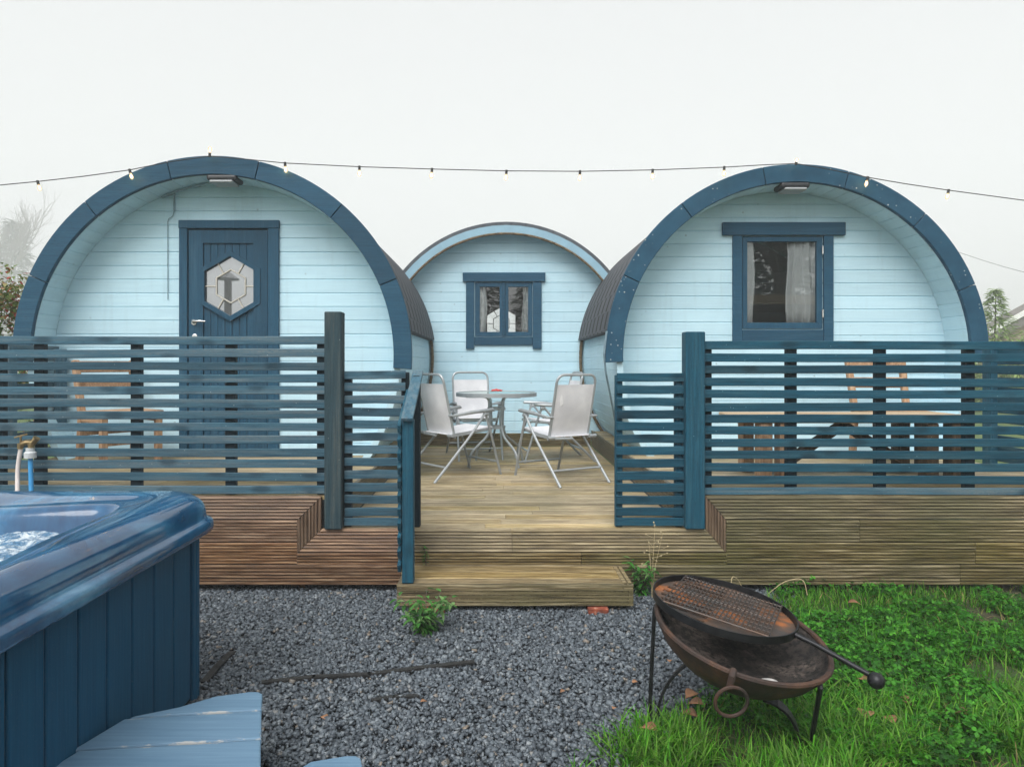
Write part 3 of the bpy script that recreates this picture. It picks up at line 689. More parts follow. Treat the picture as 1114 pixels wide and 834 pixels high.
# rear wall with the hexagonal light that shows through the window
mb = MB()
plank_wall(mb, CX, CZ, 1.62, 11.9, ZC+.07, CZ+1.615, ((hx-HEXW-.02, hx+HEXW+.02, hz-HEXH-.02, hz+HEXH+.02),)); mb.build('rear_wall', M['inner_dark'], podC)
mb = MB(); A = hexpts(hx, hz, HEXW, HEXH); w_, h_ = HEXW+.03, HEXH+.03
for sgn in (1, -1):
    mb.add([(hx, 11.88, hz+sgn*HEXH), (hx+sgn*HEXW, 11.88, hz+sgn*HEXH*.5), (hx+sgn*w_, 11.88, hz+sgn*HEXH*.5), (hx+sgn*w_, 11.88, hz+sgn*h_), (hx, 11.88, hz+sgn*h_)], [(0,1,2,3,4)])
    mb.add([(hx, 11.88, hz+sgn*HEXH), (hx-sgn*HEXW, 11.88, hz+sgn*HEXH*.5), (hx-sgn*w_, 11.88, hz+sgn*HEXH*.5), (hx-sgn*w_, 11.88, hz+sgn*h_), (hx, 11.88, hz+sgn*h_)], [(0,1,2,3,4)])
    mb.add([(hx+sgn*HEXW, 11.88, hz+HEXH*.5), (hx+sgn*w_, 11.88, hz+HEXH*.5), (hx+sgn*w_, 11.88, hz-HEXH*.5), (hx+sgn*HEXW, 11.88, hz-HEXH*.5)], [(0,1,2,3)])
rd = mb.build('rear_door', M['inner_dark'], podC)
mb = MB(); hex_leading(mb, hx, hz, 11.87); mb.build('leading', M['black_pl'], rd)
mb = MB(); staves(mb, CX, CZ, 1.60, 1.612, 9.06, 11.86, R(-35), R(215), .4, .001); mb.build('lining', M['inner_dark'], podC)
wC = window(podC, sC, (503.5, 593, 297, 306.5), (507, 516, 0, 379.5), (579.5, 589, 0, 379.5), (366.5, 375.5), [(516.8, 547.7, 307.2, 365.8), (548.4, 579, 307.2, 365.8)], [(522, 543.5, 312, 361), (553.2, 574.5, 312, 361)], ywC)
# rope in the corners between the pods
for (cx_, sg, lab) in ((-2.575, 1, 'rope sealing the corner between the left pod and the middle pod'), (2.84, -1, 'rope sealing the corner between the right pod and the middle pod')):
    mb = MB(); rope_path(mb, [(cx_+sg*1.735*math.cos(a), 8.965, ZL+1.735*math.sin(a)) for a in [R(8-46*k/20) for k in range(21)]], .02); tag(mb.build('corner_rope', M['rope']), lab, 'rope', 'ropes in the pod corners')

# ---------------------------------------------------------------- curtains, lamps, cables
def curtain(xa, xb, y, z0, z1, lab, waves=4):
    mb = MB(); n = 28; vs = []; fs = []
    for k in range(n+1):
        u = k/n; x = xa+(xb-xa)*u; yy = y+.022*math.sin(u*waves*2*PI)+.008*math.sin(u*17)
        for j in range(6):
            z = z1+(z0-z1)*j/5; vs.append((x+.012*math.sin(j*1.3+u*5), yy+.004*j*math.sin(u*9), z))
    for k in range(n):
        for j in range(5): o = k*6+j; fs.append((o, o+1, o+7, o+6))
    mb.add(vs, fs); o = mb.build('curtain', M['curtain'], None, smooth=True); md = o.modifiers.new('thickness', 'SOLIDIFY'); md.thickness = .003
    tag(o, lab, 'curtain', 'curtains behind the windows')
curtain(X_(805), X_(822), ywR+.055, Z_(356), Z_(256), 'narrow white curtain at the left side of the right pod window', 2)
curtain(X_(858), X_(893), ywR+.055, Z_(356), Z_(256), 'wide gathered white curtain at the right side of the right pod window', 4)
curtain(Xc(519), Xc(529), ywC+.055, Zc(364), Zc(309), 'white curtain strip at the left edge of the small middle window', 2)
curtain(Xc(568.5), Xc(577), ywC+.055, Zc(364), Zc(309), 'white curtain strip at the right edge of the small middle window', 2)
def bulkhead(px, py, d, lab):
    c = at(px, py, d); c.z = ZL+1.64-.04; t = thing('bulkhead_light', c, lab, 'light', 'bulkhead lights under the pod arches')
    mb = MB(); mb.box(c.x-.135, c.x+.135, d-.10, d+.10, c.z-.012, c.z+.04); mb.build('housing', M['black_pl'], t, bevel=.02, seg=3)
    mb = MB(); mb.box(c.x-.105, c.x+.105, d-.108, d+.075, c.z-.036, c.z-.010); mb.build('lens', M['white_pl'], t, bevel=.014, seg=3)
bulkhead(245, 192, 6.27, 'black bulkhead light with pale lens under the left pod arch, above the door')
bulkhead(861, 200, 6.53, 'black bulkhead light with pale lens under the right pod arch, above the window')
mb = MB(); ps = [Vector((-2.55+1.632*math.cos(R(a_)), 6.40+(a_-94)*.004, ZL+1.628*math.sin(R(a_)))) for a_ in (94, 98, 102, 106, 110, 112.5)]
mb.tube([Vector((p.x, p.y, p.z)) for p in ps] + [at(190.5, 210, 6.505), at(189.5, 216, 6.505), at(189.5, 230, 6.508)], .009, 6); mb.tube([at(189.5, 229, 6.508), at(188, 235, 6.508), at(183.5, 238, 6.508), at(182.5, 241, 6.508), at(182.5, 326, 6.510)], .0038, 6)
tag(mb.build('lamp_cable', M['cord_blue']), 'thin cable running from the left bulkhead light down the wall beside the door', 'cable')
mb = MB(); ps = [at(660, 360, 6.44), at(657, 385, 6.44), at(659, 405, 6.5), at(664, 430, 6.7), at(670, 462, 7.0)]; mb.tube(ps, .010, 6); tag(mb.build('hanging_cable', M['cord_blue']), 'thin grey cable hanging down the side of the right pod beside its arch', 'cable')

# string lights
sl = thing('string_lights', at(540, 187, 6.1), 'festoon string of small glowing clear bulbs on a black wire between the pod arches', 'string lights')
bul = [(41,197.5), (141,185), (228,170), (310,177.5), (391,181.5), (470,184), (551,186), (631,186.5), (710,185), (788,182), (866,178.5), (944,193), (1032,207)]
def dpt(px): return 6.12 + (px-228)/(866-228)*.26 if 228 <= px <= 866 else (6.12 if px < 228 else 6.38)
path = [(-110,212)] + [bul[0], (90,192), bul[1], (185,176), bul[2], (270,173.5)] + bul[3:10] + [(830,179.5), (866,178), (905,185), bul[11], (985,200), bul[12], (1114,218), (1230,233)]
mb = MB(); mb.tube([at(p[0], p[1], dpt(p[0])) for p in path], .0042, 6); mb.build('wire', M['cable'], sl)
for (px, py) in bul:
    c = at(px, py, dpt(px)-.012); up = -1 if px not in (228, 866) else 1
    k = .62 if px == 866 else 1.
    lean = Vector((random.uniform(-.15, .15), random.uniform(-.1, .1), up)).normalized()
    if px in (41, 141): lean = Vector((.28, 0, -1)).normalized()
    if px in (944, 1032): lean = Vector((-.22, 0, -1)).normalized()
    Q = Vector((0, 0, 1)).rotation_difference(lean).to_matrix().to_4x4(); T = Matrix.Translation(c) @ Q
    mb = MB(); mb.lathe([(0, -.008), (.011, -.008), (.012, .028*k), (0, .028*k)], 10, T); sk = mb
    mb = MB(); mb.lathe([(.006, .029*k), (.010, .036*k), (.016, .056*k), (.017, .066*k), (.012, .081*k), (.005, .087*k), (0, .088*k)], 12, T); bo = mb.build('bulb', M['bulb'], sl, smooth=True); sk.build('socket', M['cable'], bo)
    mb = MB(); mb.lathe([(0, .042*k), (.004, .046*k), (.004, .070*k), (0, .073*k)], 6, T); mb.build('filament', M['filament'], bo)
# ================================================================== GARDEN CHAIRS AND TABLE
def smooth_path(pts, rad=.05, n=5):
    pts = [Vector(p) for p in pts]; out = [pts[0]]
    for a, b, c in zip(pts, pts[1:], pts[2:]):
        r = min(rad, (b-a).length*.45, (c-b).length*.45); p = b+(a-b).normalized()*r; q = b+(c-b).normalized()*r
        for k in range(n+1):
            u = k/n; out.append(p*(1-u)**2 + b*(2*u*(1-u)) + q*u*u)
    out.append(pts[-1]); return out
def sheetm(mb, rows, th):
    """rows: list of lists of points; a thin cloth with thickness th along its normal (approximately)"""
    m = len(rows); n = len(rows[0]); vs = []; fs = []
    for side in (0, 1):
        for i in range(m):
            for j in range(n):
                t1 = rows[min(i+1, m-1)][j]-rows[max(i-1, 0)][j]; t2 = rows[i][min(j+1, n-1)]-rows[i][max(j-1, 0)]
                vs.append(rows[i][j] + t1.cross(t2).normalized()*(th*(side-.5)))
    S = m*n
    for i in range(m-1):
        for j in range(n-1):
            a = i*n+j; fs.append((a, a+1, a+n+1, a+n)); fs.append((S+a, S+a+n, S+a+n+1, S+a+1))
    for j in range(n-1): fs += [(j, S+j, S+j+1, j+1), ((m-1)*n+j, (m-1)*n+j+1, S+(m-1)*n+j+1, S+(m-1)*n+j)]
    for i in range(m-1): fs += [(i*n, (i+1)*n, S+(i+1)*n, S+i*n), (i*n+n-1, S+i*n+n-1, S+(i+1)*n+n-1, (i+1)*n+n-1)]
    mb.add(vs, fs)
def make_garden_chair(label):
    """x forward, z up, origin on the floor at the middle of the feet"""
    t = thing('folding_chair', (0, 0, 0), label, 'chair', 'folding garden chairs round the glass table'); V = Vector; W = .27; B = .215
    for s in (-1, 1):
        y = s*W
        mb = MB(); mb.tube(smooth_path([(.20, y, .625), (.03, y, .42), (-.40, y, 0)], .25), .0125, 8); mb.build('leg', M['chair_metal'], t, smooth=True)
        mb = MB(); mb.tube(smooth_path([(.205, y-s*.02, .62), (.27, y-s*.02, .43), (.40, y-s*.02, 0)], .2), .0125, 8); mb.build('leg', M['chair_metal'], t, smooth=True)
        mb = MB(); mb.tube([(-.19, y-s*.012, .600), (.05, y, .627), (.285, y, .640), (.30, y, .632)], [.012, .018, .018, .010], 8); mb.tube([(.185, y-s*.01, .60), (.225, y-s*.01, .60)], .022, 8); mb.build('armrest', M['sling'] if False else M['chair_metal'], t, smooth=True)
        mb = MB(); mb.bar((-.20, s*B, .41), (.02, y-s*.01, .435), .012, .03); mb.tube([(-.195, s*(B-.02), .415), (-.195, s*(B+.055), .415)], .016, 8); mb.build('seat_bracket', M['chair_metal'], t, smooth=True); mb = MB(); mb.tube([(-.19, s*(B-.01), .60), (-.19, s*(B+.07), .60)], .011, 8); mb.build('arm_pivot', M['chair_metal'], t, smooth=True)
    mb = MB(); mb.tube([(-.275, -W, .13), (-.275, W, .13)], .0105, 8); mb.build('stretcher', M['chair_metal'], t, smooth=True)
    mb = MB(); mb.tube([(.36, -W+.02, .13), (.36, W-.02, .13)], .0105, 8); mb.build('stretcher', M['chair_metal'], t, smooth=True)
    lo, hi = V((-.13, 0, .385)), V((-.275, 0, .985))
    mb = MB(); mb.tube(smooth_path([lo+V((0, -B, 0)), hi+V((0, -B, 0)), hi+V((0, B, 0)), lo+V((0, B, 0))], .085, 7), .0125, 8); mb.build('back_frame', M['chair_metal'], t, smooth=True)
    mb = MB(); mb.tube(smooth_path([(-.19, -B, .405), (.30, -B, .452), (.33, -B+.02, .445), (.33, B-.02, .445), (.30, B, .452), (-.19, B, .405), (-.20, 0, .40)], .04, 5), .0125, 8); mb.build('seat_frame', M['chair_metal'], t, smooth=True)
    rows = []
    for i in range(9):
        u = i/8; p = lo.lerp(hi, .07+.78*u); sag = .022*math.sin(PI*u)
        rows.append([p + V((-sag*(1-(2*j/6-1)**2)*1.0, (B+.008)*(2*j/6-1), 0)) for j in range(7)])
    mb = MB(); sheetm(mb, rows, .005); mb.build('backrest', M['sling'], t, smooth=True)
    rows = []
    for i in range(7):
        u = i/6; p = V((-.185+.505*u, 0, .412+.048*u-.0*u))
        rows.append([p + V((0, (B+.008)*(2*j/6-1), -.022*math.sin(PI*u)*(1-(2*j/6-1)**2)+.010)) for j in range(7)])
    mb = MB(); sheetm(mb, rows, .005); mb.build('seat', M['sling'], t, smooth=True)
    return t
def put(o, x, y, z, fx, fy): o.location = (x, y, z); o.rotation_euler = (0, 0, math.atan2(fy, fx))
ch = make_garden_chair('front left folding chair, pale mesh back turned to the stair rail, facing the glass table'); put(ch, -.425, 6.66, ZC, .77, .63)
c2 = copy_thing(ch, 'front right folding chair with back towards the camera and a slit in its pale mesh'); put(c2, .60, 6.44, ZC, -.49, .87)
c3 = copy_thing(ch, 'folding chair behind the glass table facing the camera below the small window'); put(c3, -.26, 8.05, ZC, .22, -.97)
c4 = copy_thing(ch, 'folding chair mostly hidden behind the front right chair, against the right pod'); put(c4, .66, 7.78, ZC, -1, -.18)
# the slit shows as a small torn patch of white label on the two front chairs
def patch(root, pts, yoff):
    mb = MB(); lo, hi = Vector((-.13, 0, .385)), Vector((-.275, 0, .985)); vs = []
    for (u, v) in pts: p = lo.lerp(hi, .07+.78*u); vs.append(p+Vector((-.022*math.sin(PI*u)*(1-(v/.22)**2)-.006, v, 0)))
    mb.add(vs, [tuple(range(len(vs)))]); me = mb.build('care_label', M['curtain']); me.parent = root; return me
patch(c2, [(.58, .15), (.63, .125), (.80, .145), (.80, .155), (.70, .165)], 0); patch(ch, [(.68, .19), (.66, .23), (.84, .21), (.84, .19)], 0)

tb = thing('round_table', (0, 7.4, ZC), 'round glass topped garden table with splayed grey metal legs between the folding chairs', 'table')
mb = MB(); T = Matrix.Translation((0, 7.4, 1.165)); mb.lathe([(.418, -.03), (.437, -.03), (.437, .008), (.425, .012), (.418, .008)], 48, T, True); mb.build('rim', M['chair_metal'], tb, smooth=True)
mb = MB(); mb.lathe([(0, 0), (.418, 0), (.418, .006), (0, .006)], 48, T); mb.build('tabletop', M['tglass'], tb)
for k in range(4):
    a = R(38+90*k); ca, sa = math.cos(a), math.sin(a); P = lambda r, z: (r*ca, 7.4+r*sa, z)
    mb = MB(); mb.tube(smooth_path([P(.40, 1.14), P(.10, 1.13), P(.085, .80), P(.13, .70), P(.34, .55), P(.375, ZC)], .08), .013, 8); mb.build('leg', M['chair_metal'], tb, smooth=True)
for z in (.80, 1.0): mb = MB(); mb.lathe([(.085, -.015), (.098, -.015), (.098, .015), (.085, .015)], 24, Matrix.Translation((0, 7.4, z)), True); mb.build('brace_ring', M['chair_metal'], tb, smooth=True)
mb = MB(); c = Vector((-.0, 7.36, 1.188))
for k in range(14):
    a = k*2.4; r = .011*math.sqrt(k); mb.disc_ball(c+Vector((r*1.3*math.cos(a), r*math.sin(a), .012*(1-r/.05)+.006)), .014, 6, 4, (1, 1, .7))
fo = thing('flower', (c.x, c.y, c.z-.01), 'small red artificial flower lying on the glass table', 'flower'); mb.build('bloom', M['red'], fo, smooth=True)
mb = MB()
for k in range(5): a = k*1.3; mb.bar(c+Vector((.03, 0, .004)), c+Vector((.03+.035*math.cos(a*.5-.6), .03*math.sin(a), .012)), .012, .004)
mb.build('leaf', M['black_pl'], fo)

# ================================================================== RUSTIC TIMBER FURNITURE BEHIND THE FENCES
def rustic_chair(label):
    t = thing('timber_chair', (0, 0, 0), label, 'chair', 'bare timber chairs behind the fences'); w = .23
    for s in (-1, 1):
        mb = MB(); mb.bar((.22, s*w, .0), (.22, s*w, .43), .055, .055); mb.build('leg', M['raw_wood_z'], t, bevel=.006)
        mb = MB(); mb.bar((-.24, s*w, .0), (-.19, s*w, .43), .055, .055); mb.bar((-.19, s*w, .425), (-.30, s*w*1.05, .90), .055, .05); mb.build('back_post', M['raw_wood_z'], t, bevel=.006)
        mb = MB(); mb.bar((-.21, s*w, .40), (.24, s*w, .40), .035, .07); mb.build('seat_rail', M['raw_wood'], t, bevel=.004)
    mb = MB()
    for k in range(4): mb.box(-.20+k*.118, -.20+k*.118+.108, -w-.03, w+.03, .436, .462)
    mb.build('seat', M['raw_wood'], t, bevel=.004)
    for z, h in ((.845, .10), (.70, .095)):
        f = (z-.43)/.47; mb = MB(); mb.bar((-.19-.11*f+.02, -w-.02, z), (-.19-.11*f+.02, w+.02, z), .026, h); mb.build('back_rail', M['raw_wood'], t, bevel=.008)
    mb = MB(); mb.bar((.20, -w, .20), (.20, w, .20), .03, .045); mb.build('stretcher', M['raw_wood'], t, bevel=.004); mb = MB(); mb.bar((-.2, -w, .27), (-.2, w, .27), .03, .05); mb.build('stretcher', M['raw_wood'], t, bevel=.004)
    return t
r1 = rustic_chair('bare timber chair seen through the left grey-blue fence beside the navy door'); put(r1, -3.32, 6.02, ZR, .80, -.60)
r2 = copy_thing(r1, 'bare timber chair seen through the right teal fence below the window'); put(r2, 3.50, 6.05, ZR, -.06, -1)
bt = thing('timber_bench_table', (2.75, 5.35, ZR), 'low rough sleeper table with crossed braces on the right deck behind the teal fence', 'table')
mb = MB(); mb.box(1.80, 3.62, 5.10, 5.34, 1.035, 1.088); mb.box(1.82, 3.60, 5.348, 5.60, 1.035, 1.088); mb.build('tabletop', M['pale_wood'], bt, bevel=.008)
for x in (2.02, 2.17, 3.27, 3.46):
    for y in (5.17, 5.53):
        mb = MB(); mb.box(x-.045, x+.045, y-.06, y+.06, ZR+.003, 1.032); mb.build('leg', M['old_wood'] if x > 2.5 else M['raw_wood_z'], bt, bevel=.006)
for xa, xb in ((2.70, 2.26), (2.72, 3.20)):
    mb = MB(); mb.bar((xa, 5.35, 1.0), (xb, 5.35, .70), .09, .06); mb.build('brace', M['old_wood'], bt, bevel=.005)

# ================================================================== HOT TUB
TX0, TX1, TY0, TY1 = -3.26, -1.245, 1.0, 3.12
tub = thing('hot_tub', (-2.26, 2.0, 0), 'square blue hot tub with marbled glossy rim and dark panelled sides, bubbling water inside', 'hot tub')
def rrect(x0, x1, y0, y1, r, n=7):
    pts = []
    for (cx, cy, a0) in ((x1-r, y1-r, 0), (x0+r, y1-r, 90), (x0+r, y0+r, 180), (x1-r, y0+r, 270)):
        for k in range(n+1): a = R(a0+90*k/n); pts.append((cx+r*math.cos(a), cy+r*math.sin(a)))
    # straight sides need points too, so that the shell can undulate
    out = []
    for i, p in enumerate(pts):
        q = pts[(i+1) % len(pts)]; d = math.dist(p, q); m = max(1, int(d/.12))
        for k in range(m): out.append((p[0]+(q[0]-p[0])*k/m, p[1]+(q[1]-p[1])*k/m))
    return out
base = rrect(TX0, TX1, TY0, TY1, .14)
prof = [(.022, .735), (.0, .74), (-.004, .762), (.0, .792), (.016, .800), (.022, .812), (.024, .845), (.038, .880), (.070, .908), (.105, .918), (.15, .914), (.185, .902), (.215, .893), (.24, .892), (.262, .885), (.28, .86), (.295, .80), (.32, .70), (.40, .45), (.9, .44)]
cxm, cym = (TX0+TX1)/2, (TY0+TY1)/2
mb = MB(); nB = len(base); vs = []; fs = []
far_dep = lambda y, o: o
for (o, z) in prof:
    sx = ((TX1-TX0)/2-o)/((TX1-TX0)/2); sy = ((TY1-TY0)/2-o*(1.0 if o < .12 else 1.28))/((TY1-TY0)/2)
    for i, (x, y) in enumerate(base):
        zz = z
        if .14 < o < .27: zz += .010*math.sin(x*4.1+y*2.3) - .012*max(0, math.sin((x+y)*3.0))
        vs.append((cxm+(x-cxm)*sx, cym+(y-cym)*max(.02, sy), zz))
for k in range(len(prof)-1):
    for i in range(nB): j = (i+1) % nB; fs.append((k*nB+i, k*nB+j, (k+1)*nB+j, (k+1)*nB+i))
fs.append(tuple(range((len(prof)-1)*nB, len(prof)*nB)))
mb.add(vs, fs); sh = mb.build('shell', M['acrylic'], tub, smooth=True); sd = sh.modifiers.new('round', 'SUBSURF'); sd.levels = 1; sd.render_levels = 2
# water with a churned surface
n = 90; VV = []; 
wx0, wx1, wy0, wy1 = TX0+.30, TX1-.30, TY0+.38, TY1-.38
mb = MB(); vs = []; fs = []
from mathutils import noise as mn
for i in range(n+1):
    for j in range(n+1):
        x = wx0-.02+(wx1-wx0+.04)*i/n; y = wy0-.04+(wy1-wy0+.08)*j/n
        z = .795 + .014*mn.noise(Vector((x*9, y*9, .3))) + .010*mn.noise(Vector((x*23, y*23, 2.))) + .006*mn.noise(Vector((x*55, y*55, 5.)))
        vs.append((x, y, z))
for i in range(n):
    for j in range(n): a = i*(n+1)+j; fs.append((a, a+n+1, a+n+2, a+1))
mb.add(vs, fs); mb.build('water', M['water'], tub, smooth=True)
# panelled cabinet
CX1 = -1.316; CX0 = TX0+.054; CY1 = 3.02; CY0 = TY0+.054
mb = MB()
def panels(mb, a, b, fn, w=.1585):
    k = b
    while k > a+.03:
        l = max(a, k-w); fn(l+.004, k-.004); k -= w
panels(mb, CY0, CY1-.075, lambda p, q: mb.box(CX1-.02, CX1, p, q, .035, .76))
panels(mb, CX0, CX1-.06, lambda p, q: mb.box(p, q, CY1-.02, CY1, .035, .76)); panels(mb, CX0, CX1-.06, lambda p, q: mb.box(p, q, CY0, CY0+.02, .035, .76)); panels(mb, CY0, CY1-.06, lambda p, q: mb.box(CX0, CX0+.02, p, q, .035, .76))
mb.build('side_panel', M['panel'], tub, bevel=.006, seg=2)
mb = MB(); mb.box(CX0+.03, CX1-.008, CY0+.03, CY1-.03, .0, .755); mb.build('inner_box', M['fence_dark'], tub)
mb = MB(); mb.box(CX1-.05, CX1+.006, CY1-.066, CY1-.035, .0, .76); mb.box(CX1-.045, CX1+.003, CY1-.030, CY1+.006, .0, .76); mb.build('corner_trim', M['panel'], tub, bevel=.006, seg=2)
# ---- worn timber steps beside the tub
def planks_poly(mb, ang, org, spec, z, th):
    """boards given in a frame turned by ang: each spec is the four corners (u,v) of a board"""
    ca, sa = math.cos(ang), math.sin(ang); mb.uv = []
    for poly in spec:
        k = len(poly); us = [p[0] for p in poly]; v_ = [p[1] for p in poly]; base_ = []
        for dz in (0, -th):
            for (u, v) in poly:
                base_.append((org[0]+u*ca-v*sa, org[1]+u*sa+v*ca, z+dz)); mb.uv.append(((u-min(us))/(max(us)-min(us)), (v-min(v_))/(max(v_)-min(v_))))
        mb.add(base_, [tuple(range(k)), tuple(range(k, 2*k))[::-1]] + [(i, (i+1) % k, k+(i+1) % k, k+i) for i in range(k)])
def spa_step(loc, label, z, w, x_left):
    t = thing('spa_step', (loc[0], loc[1], 0), label, 'step', 'worn blue steps beside the hot tub'); a = R(6.5); sp = []
    th = .028; edge = lambda v: .175-.27*(v+.48)       # the right end slants outwards towards the camera
    def rightx(v): return -v*.21
    far = lambda u: 0
    # boards run along u (to the left is negative), v goes towards the camera
    vs_ = [0, -.148, -.335, -.525, -.71]
    L = -w
    sp.append([(L*.93, -.142), (rightx(-.142), -.142), (rightx(-.03), -.022), (-.012, -.004), (-.045, .0), (-.16, -.022), (L*.6, -.088)])
    for q in range(1, 4): sp.append([(L-.06*q, vs_[q+1]+.006), (rightx(vs_[q+1]), vs_[q+1]+.006), (rightx(vs_[q]), vs_[q]-.003), (L+.02-.06*(q-1), vs_[q]-.003)])
    mb = MB(); planks_poly(mb, a, loc, sp, z, th); mb.build('tread', M['worn'], t, bevel=.006, seg=2)
    mb = MB(); ca, sa = math.cos(a), math.sin(a); P = lambda u, v: (loc[0]+u*ca-v*sa, loc[1]+u*sa+v*ca)
    for (p, q) in ((P(-.016, -.03), P(rightx(-.71)-.016, -.70)), (P(-.02, -.02), P(L*.9, -.15))):
        mb.bar((p[0], p[1], (z-th)/2), (q[0], q[1], (z-th)/2), .022, z-th-.004)
    mb.build('side_board', M['panel'], t, bevel=.003)
spa_step((-.864, 2.52), 'upper blue timber step against the hot tub, paint worn pale along its board edges', .27, .44, 0)
spa_step((-.470, 2.345), 'lower blue timber step, only its worn far corner showing at the bottom of the photo', .135, .36, 0)
# ---- tap and hoses in front of the left fence
tp = thing('garden_tap', at(28, 480, 4.40), 'old brass double garden tap on the left fence above the hot tub', 'tap'); d = 4.40
mb = MB(); mb.tube([at(22, 490, d), at(24, 483, d), at(29, 481, d), at(36, 482, d), at(40, 476, d)], [.011, .016, .016, .018, .022], 10); mb.tube([at(22, 482, d), at(22, 488, d)], .018, 10); mb.tube([at(34, 481, d), at(34, 488, d)], .02, 10); mb.tube([at(25, 481, d), Vector(at(25, 481, d))+Vector((0, .07, 0))], .014, 8); mb.build('body', M['brass'], tp, smooth=True)
mb = MB(); mb.bar(at(15.5, 476, d), at(30, 472, d), .012, .010); mb.tube([at(22.5, 474.5, d), at(22.5, 483, d)], .007, 8); mb.build('handle', M['brass'], tp, bevel=.003)
mb = MB(); mb.lathe([(0, -.035), (.036, -.035), (.036, .0), (.026, .008), (.026, .03), (0, .03)], 16, Matrix.Translation(at(33, 492, d))); mb.build('coupling', M['grey_pl'], tp, smooth=True)
mb = MB(); mb.tube(smooth_path([at(22.5, 488, d), at(19, 510, d), at(19, 545, d-.05), at(21, 600, d-.1), at(30, 640, d-.1)], .2), .0135, 10); tag(mb.build('hose', M['hose_white'], smooth=True), 'white hose hanging from the brass tap behind the hot tub', 'hose')
mb = MB(); mb.tube(smooth_path([at(33, 496, d), at(34, 530, d-.01), at(34.5, 580, d-.06), at(40, 640, d-.1)], .2), .0145, 10); tag(mb.build('hose', M['hose_blue'], smooth=True), 'blue hose hanging from the grey coupling of the tap', 'hose')

# ================================================================== FIRE PIT
FC = Vector((.965, 2.695, .420)); RB = .335
TILT = Matrix.Rotation(R(9.5), 4, 'Y') @ Matrix.Rotation(R(10), 4, 'X')
FM = Matrix.Translation(FC) @ TILT
fp = thing('fire_pit', (FC.x, FC.y, 0), 'rusty round iron fire bowl on bowed legs at the edge of gravel and grass', 'fire pit')
prof_out = [(0, -.195), (.08, -.190), (.16, -.170), (.23, -.132), (.29, -.078), (.325, -.025), (RB, 0)]
prof_in = [(RB-.010, -.002), (.313, -.028), (.285, -.062), (.24, -.090), (.17, -.108), (.08, -.116), (0, -.118)]
mb = MB(); mb.lathe(prof_out, 64, FM); mb.build('bowl', M['rust'], fp, smooth=True)
mb = MB(); mb.lathe(prof_in, 64, FM); mb.build('bowl_lining', M['soot'], fp, smooth=True)
mb = MB(); mb.lathe([(RB-.006+.011*math.cos(a), .011*math.sin(a)) for a in [2*PI*k/8 for k in range(8)]], 64, FM, True); mb.build('rim', M['rust'], fp, smooth=True)
foot = [(.629, 2.815), (1.192, 2.605), (1.06, 3.05), (.80, 2.42)][:3]
for i, (x, y) in enumerate(foot):
    dirv = Vector((x-FC.x, y-FC.y, 0)).normalized(); b = TILT.inverted() @ dirv; b.z = 0; b.normalize()
    if i == 1: b = Vector((math.cos(R(-54)), math.sin(R(-54)), 0))
    top = FM @ (b*(RB+.004)+Vector((0, 0, -.006))); ft = Vector((x, y, -.01))
    mb = MB(); mb.bar(top, ft, .030, .014, dirv); mb.build('leg', M['iron'], fp, bevel=.003)
    mb = MB(); mid = FM @ (b*.15+Vector((0, 0, -.185))); pts = []
    for k in range(11):
        u = k/10; p = mid*(1-u)**2 + (mid.lerp(ft, .8)+Vector((0, 0, .13)))*(2*u*(1-u)) + (ft-dirv*.03+Vector((0, 0, .0)))*u*u; pts.append(p)
    for p, q in zip(pts, pts[1:]): mb.bar(p, q+(q-p)*.12, .036, .011, dirv)
    mb.build('brace', M['iron'], fp, bevel=.002)
    if i < 2:
        mb = MB(); mb.bar(FM @ (b*(RB-.022)+Vector((0, 0, -.015))), FM @ (b*(RB-.062)+Vector((0, 0, -.062))), .030, .010, dirv); mb.build('bracket', M['iron'], fp, bevel=.002)
ra = R(-113); rb = Vector((math.cos(ra), math.sin(ra), 0)); rc = FM @ (rb*(RB+.020)+Vector((0, 0, -.02)))
mb = MB(); mb.tube([FM @ (rb*(RB-.004)+Vector((0, 0, .014))), FM @ (rb*(RB+.026)+Vector((0, 0, .004))), FM @ (rb*(RB+.026)+Vector((0, 0, -.035))), FM @ (rb*(RB+.006)+Vector((0, 0, -.045)))], .012, 8); mb.build('lug', M['rust'], fp, smooth=True)
mb = MB(); cR = rc+Vector((0, -.006, -.065)); mb.tube([cR+Vector((.056*math.cos(a), -.012*math.sin(a), .056*math.sin(a))) for a in [2*PI*k/28 for k in range(29)]], .0065, 8, False); mb.build('ring', M['rust'], fp, smooth=True)
mb = MB(); mb.disc_ball(FM @ Vector((.05, -.205, -.078)), .034, 10, 7, (1.3, .8, .55)); tag(mb.build('stone', M['stone'], smooth=True), 'pale grey stone lying inside the front of the fire bowl', 'stone')
# grill pan lying on the bowl
GC = Vector((.922, 2.775, .492)); GR = .283; GM = Matrix.Translation(GC) @ Matrix.Rotation(R(8.5), 4, 'Y') @ Matrix.Rotation(R(4), 4, 'X')
gp = thing('grill_pan', GC, 'round black swing grill with wire mesh and ball handle resting on the fire bowl', 'grill')
mb = MB(); mb.lathe([(GR-.005, -.016), (GR, -.016), (GR, .013), (GR-.005, .013)], 64, GM, True); mb.build('rim', M['iron'], gp, smooth=True)
